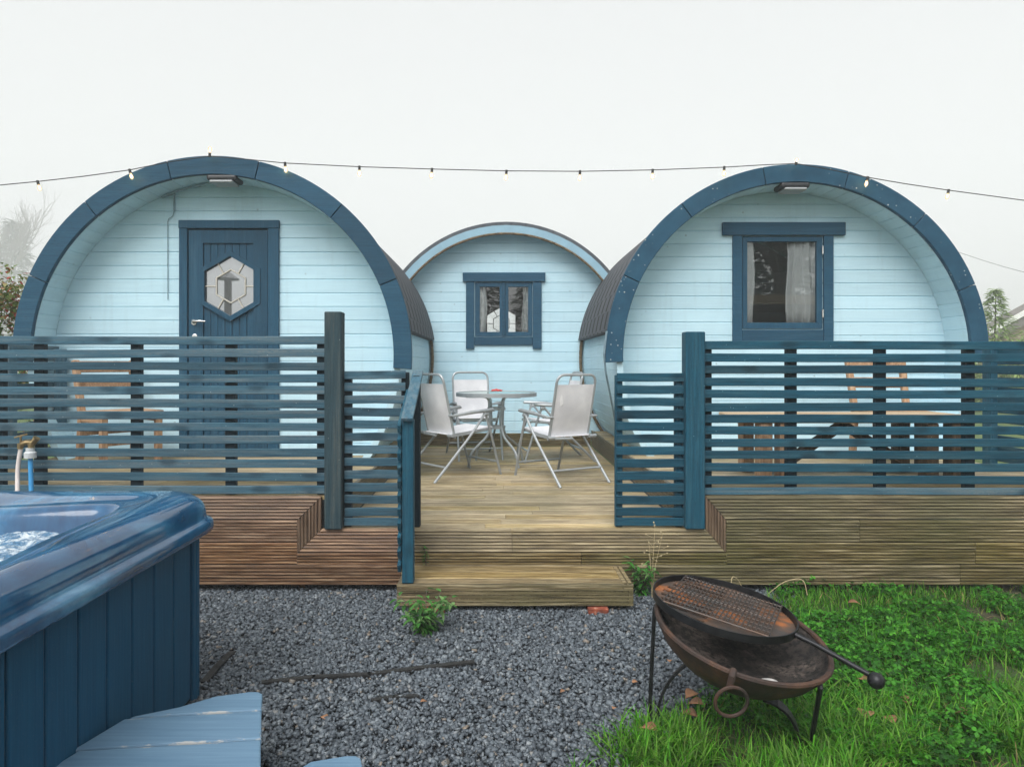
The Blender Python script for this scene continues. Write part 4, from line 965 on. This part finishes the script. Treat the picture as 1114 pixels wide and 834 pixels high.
# base plate with slots at its left: built as strips
mb = MB(); zt = -.012
def gpt(u, v, z): return GM @ Vector((u, v, z))
ga = R(-29)     # the grill is turned on the bowl
rot = lambda u, v: (u*math.cos(ga)-v*math.sin(ga), u*math.sin(ga)+v*math.cos(ga))
ns = 44; Rr = GR-.007
for k in range(ns):
    v0 = -Rr+2*Rr*k/ns; v1 = v0+2*Rr/ns; vm = (v0+v1)/2; ext = math.sqrt(max(0, Rr*Rr-vm*vm))
    a, b = -ext, ext
    segs = [(a, b)]
    if k % 4 in (1, 2) and abs(vm) < .22: segs = [(a, max(a, -ext+.03)), (min(-.03, b), b)]
    for (p, q) in segs:
        if q-p < .004: continue
        vs = [gpt(*rot(p, v0), zt), gpt(*rot(q, v0), zt), gpt(*rot(q, v1), zt), gpt(*rot(p, v1), zt)]; vs += [gpt(*rot(p, v0), zt-.006), gpt(*rot(q, v0), zt-.006), gpt(*rot(q, v1), zt-.006), gpt(*rot(p, v1), zt-.006)]
        mb.add(vs, [(0,1,2,3), (7,6,5,4), (0,4,5,1), (1,5,6,2), (2,6,7,3), (3,7,4,0)])
mb.build('plate', M['plate'], gp)
mb = MB(); U0, U1, V0, V1 = -.200, .200, -.185, .185
for k in range(25):
    u = U0+(U1-U0)*k/24; mb.tube([gpt(*rot(u, V0), .014), gpt(*rot(u, V1), .014)], .0028, 5)
for v in (V0, 0, V1): mb.tube([gpt(*rot(U0, v), .0085), gpt(*rot(U1, v), .0085)], .0035, 5)
for k in range(1, 9):
    v = V0+(V1-V0)*k/9; mb.tube([gpt(*rot(U0, v), .010), gpt(*rot(U1, v), .010)], .0018, 4)
for u in (U0, U1):
    for v in (V0, V1): mb.tube([gpt(*rot(u, v), .012), gpt(*rot(u, v), zt)], .003, 5)
mb.build('wire_mesh', M['wire'], gp)
h0 = gpt(*(Vector((math.cos(R(-40)), math.sin(R(-40)))) * GR), .0); h1 = at(945, 733, 2.45)
mb = MB(); mb.tube([h0, h0.lerp(h1, .3)+Vector((0, 0, .004)), h1], [.010, .0095, .0095], 10); mb.build('handle', M['iron'], gp, smooth=True)
mb = MB(); mb.disc_ball(at(953, 740, 2.44), .029, 18, 12); mb.build('knob', M['iron'], gp, smooth=True)
# ================================================================== GRAVEL AND GRASS (uncountable)
BND = [(.2,-2.5), (.25,2.2), (.5,2.66), (.9,2.95), (1.1,3.2), (1.55,3.86), (1.9,4.6)]
def bnd_x(y):
    xs = [p[0] for p in BND]; ys = [p[1] for p in BND]; return np.interp(y, ys, xs)
def vnoise(x, y, f, seed=0):
    return np.array([mn.noise(Vector((a*f, b*f, seed*7.3))) for a, b in zip(x, y)])
def rand_rot(n):
    q = RNG.normal(size=(n, 4)); q /= np.linalg.norm(q, axis=1)[:, None]; w, x, y, z = q.T
    return np.stack([np.stack([1-2*(y*y+z*z), 2*(x*y-z*w), 2*(x*z+y*w)], -1), np.stack([2*(x*y+z*w), 1-2*(x*x+z*z), 2*(y*z-x*w)], -1), np.stack([2*(x*z-y*w), 2*(y*z+x*w), 1-2*(x*x+y*y)], -1)], 1)
n = 82000
gx = RNG.uniform(-1.95, 2.1, n); gy = RNG.uniform(1.9, 4.75, n)
keep = (gx < bnd_x(gy) + RNG.normal(0, .05, n)) & ~((gx < -1.33) & (gy < 2.99)); gx, gy = gx[keep], gy[keep]; n = len(gx)
size = np.clip(RNG.lognormal(math.log(.0098), .34, n), .004, .0165); hz = -.012*np.clip((gy-4.28)/.1, 0, 1) + .008*vnoise(gx, gy, 2.2) + RNG.uniform(-.004, .014, n)
cube = np.array([(a, b, c) for a in (-1, 1) for b in (-1, 1) for c in (-1, 1)], float)
tri = np.array([(0,1,3),(0,3,2),(4,6,7),(4,7,5),(0,4,5),(0,5,1),(2,3,7),(2,7,6),(0,2,6),(0,6,4),(1,5,7),(1,7,3)])
V = cube[None]*RNG.uniform(.35, 1.05, (n, 8, 3))*np.array([1.15, .85, .6]); V = np.einsum('nij,nkj->nki', rand_rot(n), V)*size[:, None, None]
V[:, :, 2] *= .8; V += np.stack([gx, gy, hz+.004], -1)[:, None, :]
T = (tri[None]+8*np.arange(n)[:, None, None]).reshape(-1, 3)
tag(fast_mesh('gravel', V.reshape(-1, 3), T, M['chips']), 'dark grey-blue slate chippings covering the ground', kind='stuff')

def blades(n, xs, ys, hgt, wid, lean, cols):
    """n curved grass blades, 7 vertices each"""
    az = RNG.uniform(0, 2*PI, n); L = lean; H = hgt; side = np.stack([-np.sin(az), np.cos(az), np.zeros(n)], -1); fw = np.stack([np.cos(az), np.sin(az), np.zeros(n)], -1)
    P0 = np.stack([xs, ys, np.full(n, -.005)], -1); V = np.zeros((n, 7, 3))
    for k, (u, w) in enumerate(((0, 1.), (.4, .9), (.75, .6))):
        c = P0 + fw*(L*u**1.8)[:, None] + np.stack([0*H, 0*H, H*(u-.28*u**3*(L/np.maximum(H, .01)))], -1)
        V[:, 2*k] = c-side*(wid*w*.5)[:, None]; V[:, 2*k+1] = c+side*(wid*w*.5)[:, None]
    V[:, 6] = P0 + fw*L[:, None] + np.stack([0*H, 0*H, H*(1-.28*(L/np.maximum(H, .01)))], -1)
    t = np.array([(0,1,3),(0,3,2),(2,3,5),(2,5,4),(4,5,6)])
    return V.reshape(-1, 3), (t[None]+7*np.arange(n)[:, None, None]).reshape(-1, 3), np.repeat(cols, 7, axis=0)
def pick(n, pal): 
    pal = np.array(pal); c = pal[RNG.integers(0, len(pal), n)]; return c*RNG.uniform(.8, 1.2, (n, 1))
GR_ = [(.034, .15, .009), (.052, .22, .012), (.085, .29, .017), (.020, .09, .006), (.14, .32, .036)]
def clover(n, xs, ys, zs, s, cols):
    """trefoil leaves: three rounded leaflets facing roughly up"""
    az = RNG.uniform(0, 2*PI, n); V = []; 
    tilt = RNG.normal(0, .35, (n, 2))
    out = np.zeros((n, 3, 5, 3))
    for k in range(3):
        a = az+k*2*PI/3; d = np.stack([np.cos(a), np.sin(a), tilt[:, 0]*np.cos(a)+tilt[:, 1]*np.sin(a)-.15], -1); e = np.stack([-np.sin(a), np.cos(a), -tilt[:, 0]*np.sin(a)+tilt[:, 1]*np.cos(a)], -1)
        c = np.stack([xs, ys, zs], -1)
        for j, (u, w, z) in enumerate(((0, 0, 0), (.55, -.48, .1), (1.0, -.25, 0), (1.0, .25, 0), (.55, .48, .1))):
            out[:, k, j] = c + d*(s*u)[:, None] + e*(s*w)[:, None] + np.array([0, 0, 1])*(s*z)[:, None]
    t = np.array([(0,1,2),(0,2,3),(0,3,4)]); m = n*3
    return out.reshape(-1, 3), (t[None]+5*np.arange(m)[:, None, None]).reshape(-1, 3), np.repeat(cols, 15, axis=0)
parts = []
def lawn_pts(n, y0, y1, x1, off=0.):
    y = RNG.uniform(y0, y1, n); x = RNG.uniform(.15, x1, n); k = x > bnd_x(y)+off+RNG.normal(0, .06, n); return x[k], y[k]
bare = lambda x, y: vnoise(x, y, 2.3, 3) + .55*np.exp(-((y-4.50)/.10)**2)
# short turf everywhere
x, y = lawn_pts(46000, 1.8, 4.52, 4.6); b = bare(x, y); k = b < .38; x, y = x[k], y[k]; n = len(x)
parts.append(blades(n, x, y, RNG.uniform(.03, .085, n), RNG.uniform(.003, .006, n), RNG.uniform(.01, .06, n), pick(n, GR_)))
# long tufts in front, round the fire pit's feet
x, y = lawn_pts(52000, 1.8, 3.1, 3.2, -.02); d = vnoise(x, y, 3.0, 5); k = (d > -.12) & (RNG.random(len(x)) < np.interp(y, [2.0, 2.75, 3.1], [.85, .6, .12])); x, y = x[k], y[k]; n = len(x)
parts.append(blades(n, x, y, RNG.uniform(.05, .145, n), RNG.uniform(.004, .0085, n), RNG.uniform(.03, .14, n), pick(n, GR_[1:3]+GR_[4:]+[(.10, .21, .035)])))
x, y = lawn_pts(5200, 2.9, 4.6, 4.6); k = vnoise(x, y, 2.0, 9) > .05; x, y = x[k], y[k]; n = len(x)
parts.append(blades(n, x, y, RNG.uniform(.06, .16, n), RNG.uniform(.003, .006, n), RNG.uniform(.02, .10, n), pick(n, GR_)))
x, y = lawn_pts(2600, 1.8, 4.5, 4.6); n = len(x)
parts.append(blades(n, x, y, RNG.uniform(.03, .10, n), RNG.uniform(.003, .006, n), RNG.uniform(.03, .12, n), pick(n, [(.30, .24, .10), (.22, .19, .07), (.16, .17, .05)])))
tv = []; tt = []; tc = []; o = 0
for v, t, c in parts: tv.append(v); tt.append(t+o); tc.append(c); o += len(v)
tag(fast_mesh('grass', np.concatenate(tv), np.concatenate(tt), M['leaf'], np.concatenate(tc)), 'lush green grass growing round the fire pit', kind='stuff')
x, y = lawn_pts(34000, 2.1, 4.50, 4.6, .05); b = bare(x, y); k = (b < .34) & (vnoise(x, y, 1.7, 11) > np.interp(y, [2.2, 2.7, 3.2], [.25, .05, -.32])); x, y = x[k], y[k]; n = len(x)
v, t, c = clover(n, x, y, RNG.uniform(.015, .075, n)*(1+.5*vnoise(x, y, 4, 2)), RNG.uniform(.010, .021, n), pick(n, [(.030, .15, .013), (.048, .21, .018), (.075, .27, .026), (.018, .085, .009)]))
tag(fast_mesh('ground_cover', v, t, M['leaf'], c), 'low clover-like weeds between the deck and the fire pit', kind='stuff')

# ================================================================== PLANTS
def leaf_mesh(mats, name, lst, parent, bend=True):
    """lst: (base, direction, length, width, colour): folded pointed leaves with a drooping tip"""
    V = []; T = []; C = []
    for (b, d, L, w, col) in lst:
        d = Vector(d).normalized(); s = d.cross(Vector((0, 0, 1)));
        if s.length < .05: s = Vector((1, 0, 0))
        s.normalize(); up = s.cross(d); o = len(V); b = Vector(b)
        for (u, ww, dz) in ((0, 0, 0), (.35, -.5, .06), (.35, .5, .06), (.35, 0, 0), (.72, -.36, -.02), (.72, .36, -.02), (.72, 0, -.08), (1, 0, -.24)):
            V.append(tuple(b+d*(L*u)+s*(w*ww)+up*(L*dz))); C.append(col)
        T += [(o, o+3, o+1), (o, o+2, o+3), (o+1, o+3, o+6), (o+1, o+6, o+4), (o+3, o+2, o+5), (o+3, o+5, o+6), (o+4, o+6, o+7), (o+6, o+5, o+7)]
    me = fast_mesh(name, np.array(V), np.array(T), mats, np.array(C))
    if parent is not None:
        loc = LOC[parent.name]; me.parent = parent; co = np.array(V, np.float32)-np.array(loc, np.float32); me.data.vertices.foreach_set('co', co.ravel()); me.data.update()
    return me
def leafy_plant(name, loc, n, h, spread, L, label, cols, cat='weed', stem='bark', per=10):
    t = thing(name, loc, label, cat); lst = []; mb = MB()
    for k in range(n):
        a = random.uniform(0, 2*PI); hh = h*random.uniform(.6, 1.05); sp = spread*random.uniform(.3, 1); pts = []
        for i in range(7):
            u = i/6; pts.append(Vector(loc)+Vector((math.cos(a)*sp*u**1.4, math.sin(a)*sp*u**1.4, hh*(u-.18*u**3))))
        mb.tube(pts, [.003-.0018*i/6 for i in range(7)], 5)
        for i in range(per):
            u = (i+1)/per; j = min(5, int(u*6)); p = pts[j].lerp(pts[j+1], u*6-j); b = random.uniform(0, 2*PI)
            lst.append((p, (math.cos(b), math.sin(b), random.uniform(-.5, .35)), L*random.uniform(.6, 1.15), L*random.uniform(.26, .38), random.choice(cols)))
    mb.build('stem', M[stem], t); leaf_mesh(M['leaf'], 'foliage', lst, t)
    return t
WEED = [(.05, .19, .03), (.035, .13, .022), (.08, .23, .05), (.16, .29, .10)]
leafy_plant('weed', (-.385, 3.72, 0), 26, .26, .19, .072, 'bright green leafy weed growing from the gravel left of the timber step', WEED)
leafy_plant('weed', (.92, 4.33, 0), 16, .28, .13, .06, 'bright green leafy weed at the right end of the timber step', WEED)
leafy_plant('weed', (-.455, 4.42, .176), 4, .17, .035, .035, 'small green weed sprouting on the step beside the stair rail', WEED)
ds = thing('dry_stalk', (.98, 4.30, .0), 'thin dry seed stalk standing in front of the right deck fascia', 'dry plant'); mb = MB()
for (dx, hh, br) in ((.02, .47, 7), (.07, .42, 5), (-.02, .36, 4)):
    top = Vector((.98+dx, 4.30, hh)); mb.tube([(.98, 4.30, 0), (.98+dx*.3, 4.30, hh*.5), top], [.002, .0018, .001], 5)
    for k in range(br):
        u = .55+.45*k/br; p = Vector((.98, 4.30, 0)).lerp(top, u); q = p+Vector((random.uniform(-.05, .05), random.uniform(-.03, .03), random.uniform(.01, .05))); mb.tube([p, q], .0010, 4); mb.disc_ball(q, .005, 6, 4)
mb.build('stem', M['dry'], ds)
for (x, y, dx) in ((1.72, 4.36, .22), (1.60, 4.40, -.1)):
    mb = MB(); mb.tube(smooth_path([(x, y, 0), (x+dx*.5, y-.02, .10), (x+dx, y-.05, .13), (x+dx*1.1, y-.05, .02)], .05), .003, 5)
    tag(mb.build('dry_stalk', M['dry']), 'bent straw-coloured stalk at the foot of the right deck fascia, %s' % ('the longer arching one' if dx > 0 else 'the shorter one leaning left'), 'dry plant')
# fallen leaves
def fallen(x, y, s, label, z=.018):
    lst = []; t = None; V = []; mb = MB(); a = random.uniform(0, 2*PI); n = 6; ca, sa = math.cos(a), math.sin(a); vs = []
    for i in range(n+1):
        u = i/n; w = math.sin(PI*min(1, u*1.05+.03))*.42
        for sg in (-1, 0, 1): lx, ly, lz = (u-.5)*s, sg*w*s, abs(sg)*.22*s*w+.12*s*math.sin(u*4); vs.append((x+lx*ca-ly*sa, y+lx*sa+ly*ca, z+lz))
    mb.add(vs, [(i*3+j, i*3+j+1, i*3+j+4, i*3+j+3) for i in range(n) for j in range(2)])
    o = mb.build('fallen_leaf', M['dead_leaf'], smooth=True); o.modifiers.new('thickness', 'SOLIDIFY').thickness = .0008
    tag(o, label, 'leaf', 'dead leaves lying on the ground')
for px, py, s in ((690, 747, .035), (612, 757, .028), (353, 786, .04), (461, 768, .03), (728, 723, .03), (668, 775, .025)):
    d = 1.47*F/(py-VY); p = at(px, py, d); fallen(p.x, p.y, s, 'small brown dead leaf lying on the dark gravel', .022)
for px, py in ((752, 768), (757, 778), (749, 790), (940, 752), (942, 790), (985, 776), (930, 665), (966, 795), (1050, 790), (705, 806)):
    d = 1.47*F/(py-VY); p = at(px, py, d); fallen(p.x, p.y, .075, 'brown dead leaf lying in the green grass by the fire pit', .05)
# black edging strips half buried in the gravel
def strip(pts, w, h, label):
    mb = MB(); ps = [Vector(p) for p in pts]
    for p, q in zip(ps, ps[1:]): mb.bar(p, q+(q-p)*.05, w, h)
    tag(mb.build('edging_strip', M['cable']), label, 'strip', 'black strips in the gravel')
g = lambda px, py, z=.021: (lambda p: (p.x, p.y, z))(at(px, py, 1.47*F/(py-VY)))
strip([g(284, 747), g(340, 741), g(400, 738), g(455, 731), g(513, 726.5, .030)], .030, .010, 'long black edging strip lying across the gravel')
strip([g(222, 747), g(235, 731), g(252, 714)], .035, .012, 'short dark strip half buried in the gravel beside the hot tub')
strip([g(404, 767), g(428, 763), g(455, 762)], .022, .012, 'short black strip nearly buried in the gravel in front of the long one')

def leaf_cloud(n, centers, L, cols):
    """points spread through several lumps"""
    lst = []
    for _ in range(n):
        (c, r) = random.choice(centers); v = Vector((random.gauss(0, 1), random.gauss(0, 1), random.gauss(0, 1))).normalized()*random.random()**.4
        p = Vector((c[0]+v.x*r[0], c[1]+v.y*r[1], c[2]+v.z*r[2])); d = Vector((v.x+random.uniform(-.7, .7), v.y+random.uniform(-.7, .7), random.uniform(-.6, .7)))
        l = L*random.uniform(.6, 1.2); lst.append((p, d, l, l*.5, random.choice(cols)))
    return lst
random.seed(21)
sh_ = thing('berry_shrub', (-5.75, 7.6, 0), 'shrub with green and red leaves behind the left end of the pod', 'shrub')
cs = []
for k in range(40):
    a = random.uniform(0, 2*PI); r = random.uniform(0, .85); z = random.uniform(.3, 2.4); cs.append(((-5.75+r*math.cos(a), 7.6+r*math.sin(a), z), (.26, .26, .24)))
leaf_mesh(M['leaf'], 'foliage', leaf_cloud(7500, cs, .078, [(.10, .18, .04), (.14, .22, .05), (.20, .26, .08), (.17, .20, .07), (.34, .06, .04), (.36, .15, .07), (.30, .28, .12), (.12, .20, .05)]), sh_)
mb = MB()
for k in range(16):
    a = random.uniform(0, 2*PI); c = random.choice(cs)[0]; mb.tube(smooth_path([(-5.75+.12*math.cos(a), 7.6+.12*math.sin(a), 0), (-5.75+.3*math.cos(a), 7.6+.3*math.sin(a), c[2]*.6), (c[0], c[1], c[2]+.2)], .3), .008, 5)
mb.build('stem', M['bark'], sh_)
def conifer(name, x, y, h, rb, n, L, cols, label, group=None, z0=.05):
    t = thing(name, (x, y, 0), label, 'tree', group); mb = MB(); mb.tube([(x, y, -.02), (x, y, h*.5), (x+h*.01, y, h*.97)], [h*.018, h*.010, h*.002], 8); mb.build('trunk', M['bark'], t)
    lst = []
    for k in range(n):
        u = z0+(1-z0)*random.random()**1.35; a = random.uniform(0, 2*PI); lobes = .72+.28*math.sin(a*3+u*23)*math.sin(u*41+a); rr = rb*(1-u)**.85*lobes*random.random()**.45+.01*h*(1-u)
        p = (x+rr*math.cos(a), y+rr*math.sin(a), u*h-.18*rr); l = L*random.uniform(.5, 1.3)
        lst.append((p, (math.cos(a)+random.uniform(-.4, .4), math.sin(a)+random.uniform(-.4, .4), random.uniform(-.35, .55)), l, l*.3, random.choice(cols)))
    leaf_mesh(M['leaf'], 'crown', lst, t); return t
DK = [(.03, .055, .025), (.045, .075, .03), (.025, .045, .02)]
conifer('conifer_tree', -113, 160, 35, 11, 2600, 2.2, DK, 'dark conifer fading into the fog at the left edge of the photo')
LT = [(.24, .34, .11), (.30, .40, .14), (.19, .29, .09)]
conifer('larch_tree', 16.05, 22, 3.9, 1.6, 2400, .22, LT, 'feathery pale green young conifer behind the right end of the pod')
def bush(x, y, r, h, n, L, cols, label):
    t = thing('bush', (x, y, 0), label, 'bush', 'pale bushes behind the right fence'); cs = []
    for k in range(16): a = random.uniform(0, 2*PI); q = random.uniform(0, r); cs.append(((x+q*math.cos(a), y+q*math.sin(a), random.uniform(.2, h*.85)), (r*.35, r*.35, h*.2)))
    leaf_mesh(M['leaf'], 'foliage', leaf_cloud(n, cs, L, cols), t); mb = MB()
    for k in range(7): a = random.uniform(0, 2*PI); c = random.choice(cs)[0]; mb.tube([(x, y, 0), (x+.2*math.cos(a), y+.2*math.sin(a), c[2]*.5), c], .02, 5)
    mb.build('stem', M['bark'], t)
bush(16.5, 20.8, 1.3, 2.75, 2600, .16, LT+[(.22, .26, .10)], 'rounded pale green bush beside the young conifer, in front of the far roof')
bush(13.6, 16.5, 1.0, 1.3, 1800, .14, LT+[(.10, .17, .04)], 'low green bush seen through the right end of the teal fence')
bush(17.6, 24.0, 1.5, 2.6, 2200, .16, LT+[(.20, .18, .09)], 'pale yellowish bush behind the rounded green one, below the far roof')
# bare trees
def bare_tree(x, y, h, r, label, seed, levels=5, spread=.55):
    rnd = random.Random(seed); t = thing('bare_tree', (x, y, 0), label, 'tree'); tr = MB(); br = MB()
    def grow(p, d, L, rad, lv):
        pts = [p]; q = p; dd = d.copy(); n = 4
        for k in range(n):
            dd = (dd+Vector((rnd.uniform(-.16, .16), rnd.uniform(-.16, .16), rnd.uniform(-.04, .12)))).normalized(); q = q+dd*(L/n); pts.append(q)
        (tr if lv == levels else br).tube(pts, [rad*(1-.42*k/n) for k in range(n+1)], 7 if lv >= levels-1 else 4, False)
        if lv == 0: return
        for k in range(rnd.choice((3, 4)) if lv > 1 else 4):
            i = rnd.choice((2, 3, 4, 4)); nd = (dd + Vector((rnd.uniform(-1, 1), rnd.uniform(-1, 1), rnd.uniform(-.25, .75)))*spread*1.25).normalized()
            grow(pts[i], nd, L*rnd.uniform(.58, .78), rad*.52, lv-1)
    grow(Vector((x, y, -.05)), Vector((.02, 0, 1)), h*.34, r, levels); tr.build('trunk', M['bark'], t); br.build('crown', M['bark'], t)
bare_tree(-112, 150, 50, .9, 'tall leafless tree almost lost in the fog at the left edge', 5)
# what stands behind the camera and shows in the window glass
bare_tree(9.0, -8.0, 11, .34, 'leafless tree mirrored in the right pod window', 11, 5, .5)
conifer('conifer_tree', -.55, -15, 7.4, 1.9, 1500, .5, DK, 'dark conifer mirrored in the left pane of the small middle window')
conifer('conifer_tree', 1.6, -15.5, 6.6, 1.7, 1500, .5, DK, 'dark conifer mirrored in the right pane of the small middle window')
bf = thing('board_fence', (7.0, -3.0, 0), 'tall dark board fence with a pale top rail mirrored in the right pod window', 'fence'); mb = MB()
for k in range(38): x = 3.6+k*.18; mb.box(x, x+.172, -3.03, -3.0, 0, 2.93)
mb.build('board_panel', M['old_wood'], bf); mb = MB(); mb.box(3.55, 10.45, -3.05, -2.97, 2.95, 3.17); mb.build('rail', M['pale_wood'], bf)
conifer('conifer_tree', 12.5, -17, 9.5, 3.6, 2600, .8, DK, 'broad dark conifer added out of view to darken the lower right pod window')  # unseen tree added to darken the lower part of the window reflection
lp = thing('lantern_post', (-5.78, -1.6, 0), 'dark post with a conical cap mirrored in the hexagonal door glass', 'post')
mb = MB(); mb.box(-5.835, -5.72, -1.7, -1.58, 0, 3.30); mb.build('column', M['old_wood'], lp); mb = MB(); mb.lathe([(.03, .17), (.23, .02), (.23, .0), (.03, .06)], 24, Matrix.Translation((-5.76, -1.6, 3.30)), True); mb.build('cap', M['black_pl'], lp)
# far roof at the right edge, overhead wire
hs = thing('far_shed', (23.5, 28.6, 0), 'far low shed with a dark sloping roof and pale bargeboard at the right edge', 'shed')
ex, rx, ez, rz = 20.2, 24.4, 2.62, 4.9; y0_, y1_ = 28.2, 29.1
mb = MB(); mb.add([(ex+.3, y0_, 0), (2*rx-ex-.3, y0_, 0), (2*rx-ex-.3, y0_, ez+.1), (rx, y0_, rz-.1), (ex+.3, y0_, ez+.1)] + [(ex+.3, y1_, 0), (2*rx-ex-.3, y1_, 0), (2*rx-ex-.3, y1_, ez+.1), (rx, y1_, rz-.1), (ex+.3, y1_, ez+.1)], [(0,1,2,3,4), (9,8,7,6,5), (0,4,9,5), (1,6,7,2)]); mb.build('wall', M['wall_far'], hs)
mb = MB()
for sg in (-1, 1):
    e = rx+sg*(rx-ex); mb.prism([(e, ez-.3), (rx, rz-.3), (rx, rz+.16), (e, ez+.16)], lambda x, z: (x, y0_-.2, z), lambda x, z: (x, y1_+.2, z))
mb.build('roof', M['roof_far'], hs); mb = MB()
for sg in (-1, 1):
    e = rx+sg*(rx-ex); mb.prism([(e, ez+.10), (rx, rz+.10), (rx, rz+.32), (e, ez+.32)], lambda x, z: (x, y0_-.26, z), lambda x, z: (x, y0_-.203, z))
mb.build('bargeboard', M['white_trim'], hs)
mb = MB(); A, B = at(985, 252, 30), at(1300, 325, 22); mb.tube([A.lerp(B, k/12)+Vector((0, 0, -.5*math.sin(PI*k/12))) for k in range(13)], .008, 5); tag(mb.build('overhead_wire', M['cable']), 'thin overhead wire crossing the foggy sky behind the right pod', 'wire')
pl = thing('utility_pole', (A.x, A.y, 0), 'wooden pole carrying the overhead wire, hidden behind the right pod', 'pole'); mb = MB(); mb.tube([(A.x, A.y+.12, -.1), (A.x, A.y+.12, A.z+.3)], .10, 10); mb.build('shaft', M['bark'], pl)
pl = thing('utility_pole', (B.x, B.y, 0), 'wooden pole carrying the overhead wire, out of the picture on the right', 'pole'); mb = MB(); mb.tube([(B.x, B.y+.12, -.1), (B.x, B.y+.12, B.z+.3)], .10, 10); mb.build('shaft', M['bark'], pl)

# ================================================================== FOG, SKY, SUN, CAMERA
HZ = 0.0045
mb = MB(); mb.box(-172, 172, -60, 176, -1.1, 56); m = bpy.data.materials.new('haze'); m.use_nodes = True; nt = m.node_tree; nt.nodes.clear()
o_ = nt.nodes.new('ShaderNodeOutputMaterial'); pv = nt.nodes.new('ShaderNodeVolumePrincipled'); pv.inputs['Color'].default_value = (.93, .95, .96, 1); pv.inputs['Density'].default_value = HZ; nt.links.new(pv.outputs[0], o_.inputs['Volume'])
hz = mb.build('haze', m); hz['kind'] = 'stuff'; hz['label'] = 'pale fog filling the air round the whole place'
bpy.data.objects['ground'].scale = (.42, .41, 1); bpy.data.objects['ground'].location.y = 3
W = bpy.data.worlds.new('World'); SC.world = W; W.use_nodes = True; nt = W.node_tree; nt.nodes.clear()
wo = nt.nodes.new('ShaderNodeOutputWorld'); bg = nt.nodes.new('ShaderNodeBackground'); sk = nt.nodes.new('ShaderNodeTexSky'); hsv = nt.nodes.new('ShaderNodeHueSaturation')
EL, AZ = 52, 200      # degrees: sun height, and compass turn from +Y (behind and a little to the left of the camera)
sk.sky_type = 'NISHITA'; sk.sun_disc = False; sk.sun_elevation = R(EL); sk.sun_rotation = R(AZ); sk.dust_density = 6; sk.air_density = 1.0; sk.ozone_density = 1.
hsv.inputs['Saturation'].default_value = .12; bg.inputs['Strength'].default_value = .110
nt.links.new(sk.outputs[0], hsv.inputs['Color']); mxs = nt.nodes.new('ShaderNodeMix'); mxs.data_type = 'RGBA'; mxs.inputs[0].default_value = .6; mxs.inputs[7].default_value = (4.15, 4.2, 4.22, 1)     # cloud deck: an even grey-white over the clear sky
nt.links.new(hsv.outputs[0], mxs.inputs[6]); nt.links.new(mxs.outputs[2], bg.inputs['Color']); nt.links.new(bg.outputs[0], wo.inputs[0])
sl_ = bpy.data.lights.new('sun', 'SUN'); sl_.energy = 1.5; sl_.angle = R(45); sl_.color = (1, .985, .96); so = bpy.data.objects.new('sun', sl_); COL.objects.link(so)
sd = Vector((math.sin(R(AZ))*math.cos(R(EL)), math.cos(R(AZ))*math.cos(R(EL)), math.sin(R(EL))))
so.rotation_euler = sd.to_track_quat('Z', 'Y').to_euler(); so.location = (0, -5, 20)
cd = bpy.data.cameras.new('camera'); cd.sensor_width = 36; cd.lens = F/1114*36; cd.shift_x = (557-VX)/1114; cd.shift_y = -(417-VY)/1114; cd.clip_start = .05; cd.clip_end = 2000
co = bpy.data.objects.new('camera', cd); COL.objects.link(co); co.location = (0, 0, EYE); co.rotation_euler = (R(90), 0, 0); SC.camera = co
SC.view_settings.view_transform = 'Standard'; SC.view_settings.look = 'None'; SC.view_settings.exposure = 1.2; SC.view_settings.gamma = 1; SC.view_settings.use_curve_mapping = False
SC.cycles.volume_bounces = 1; SC.cycles.max_bounces = 8; SC.cycles.transparent_max_bounces = 12; SC.cycles.use_denoising = True; SC.cycles.denoiser = 'OPENIMAGEDENOISE'; SC.cycles.denoising_prefilter = 'ACCURATE'; SC.cycles.denoising_input_passes = 'RGB_ALBEDO_NORMAL'
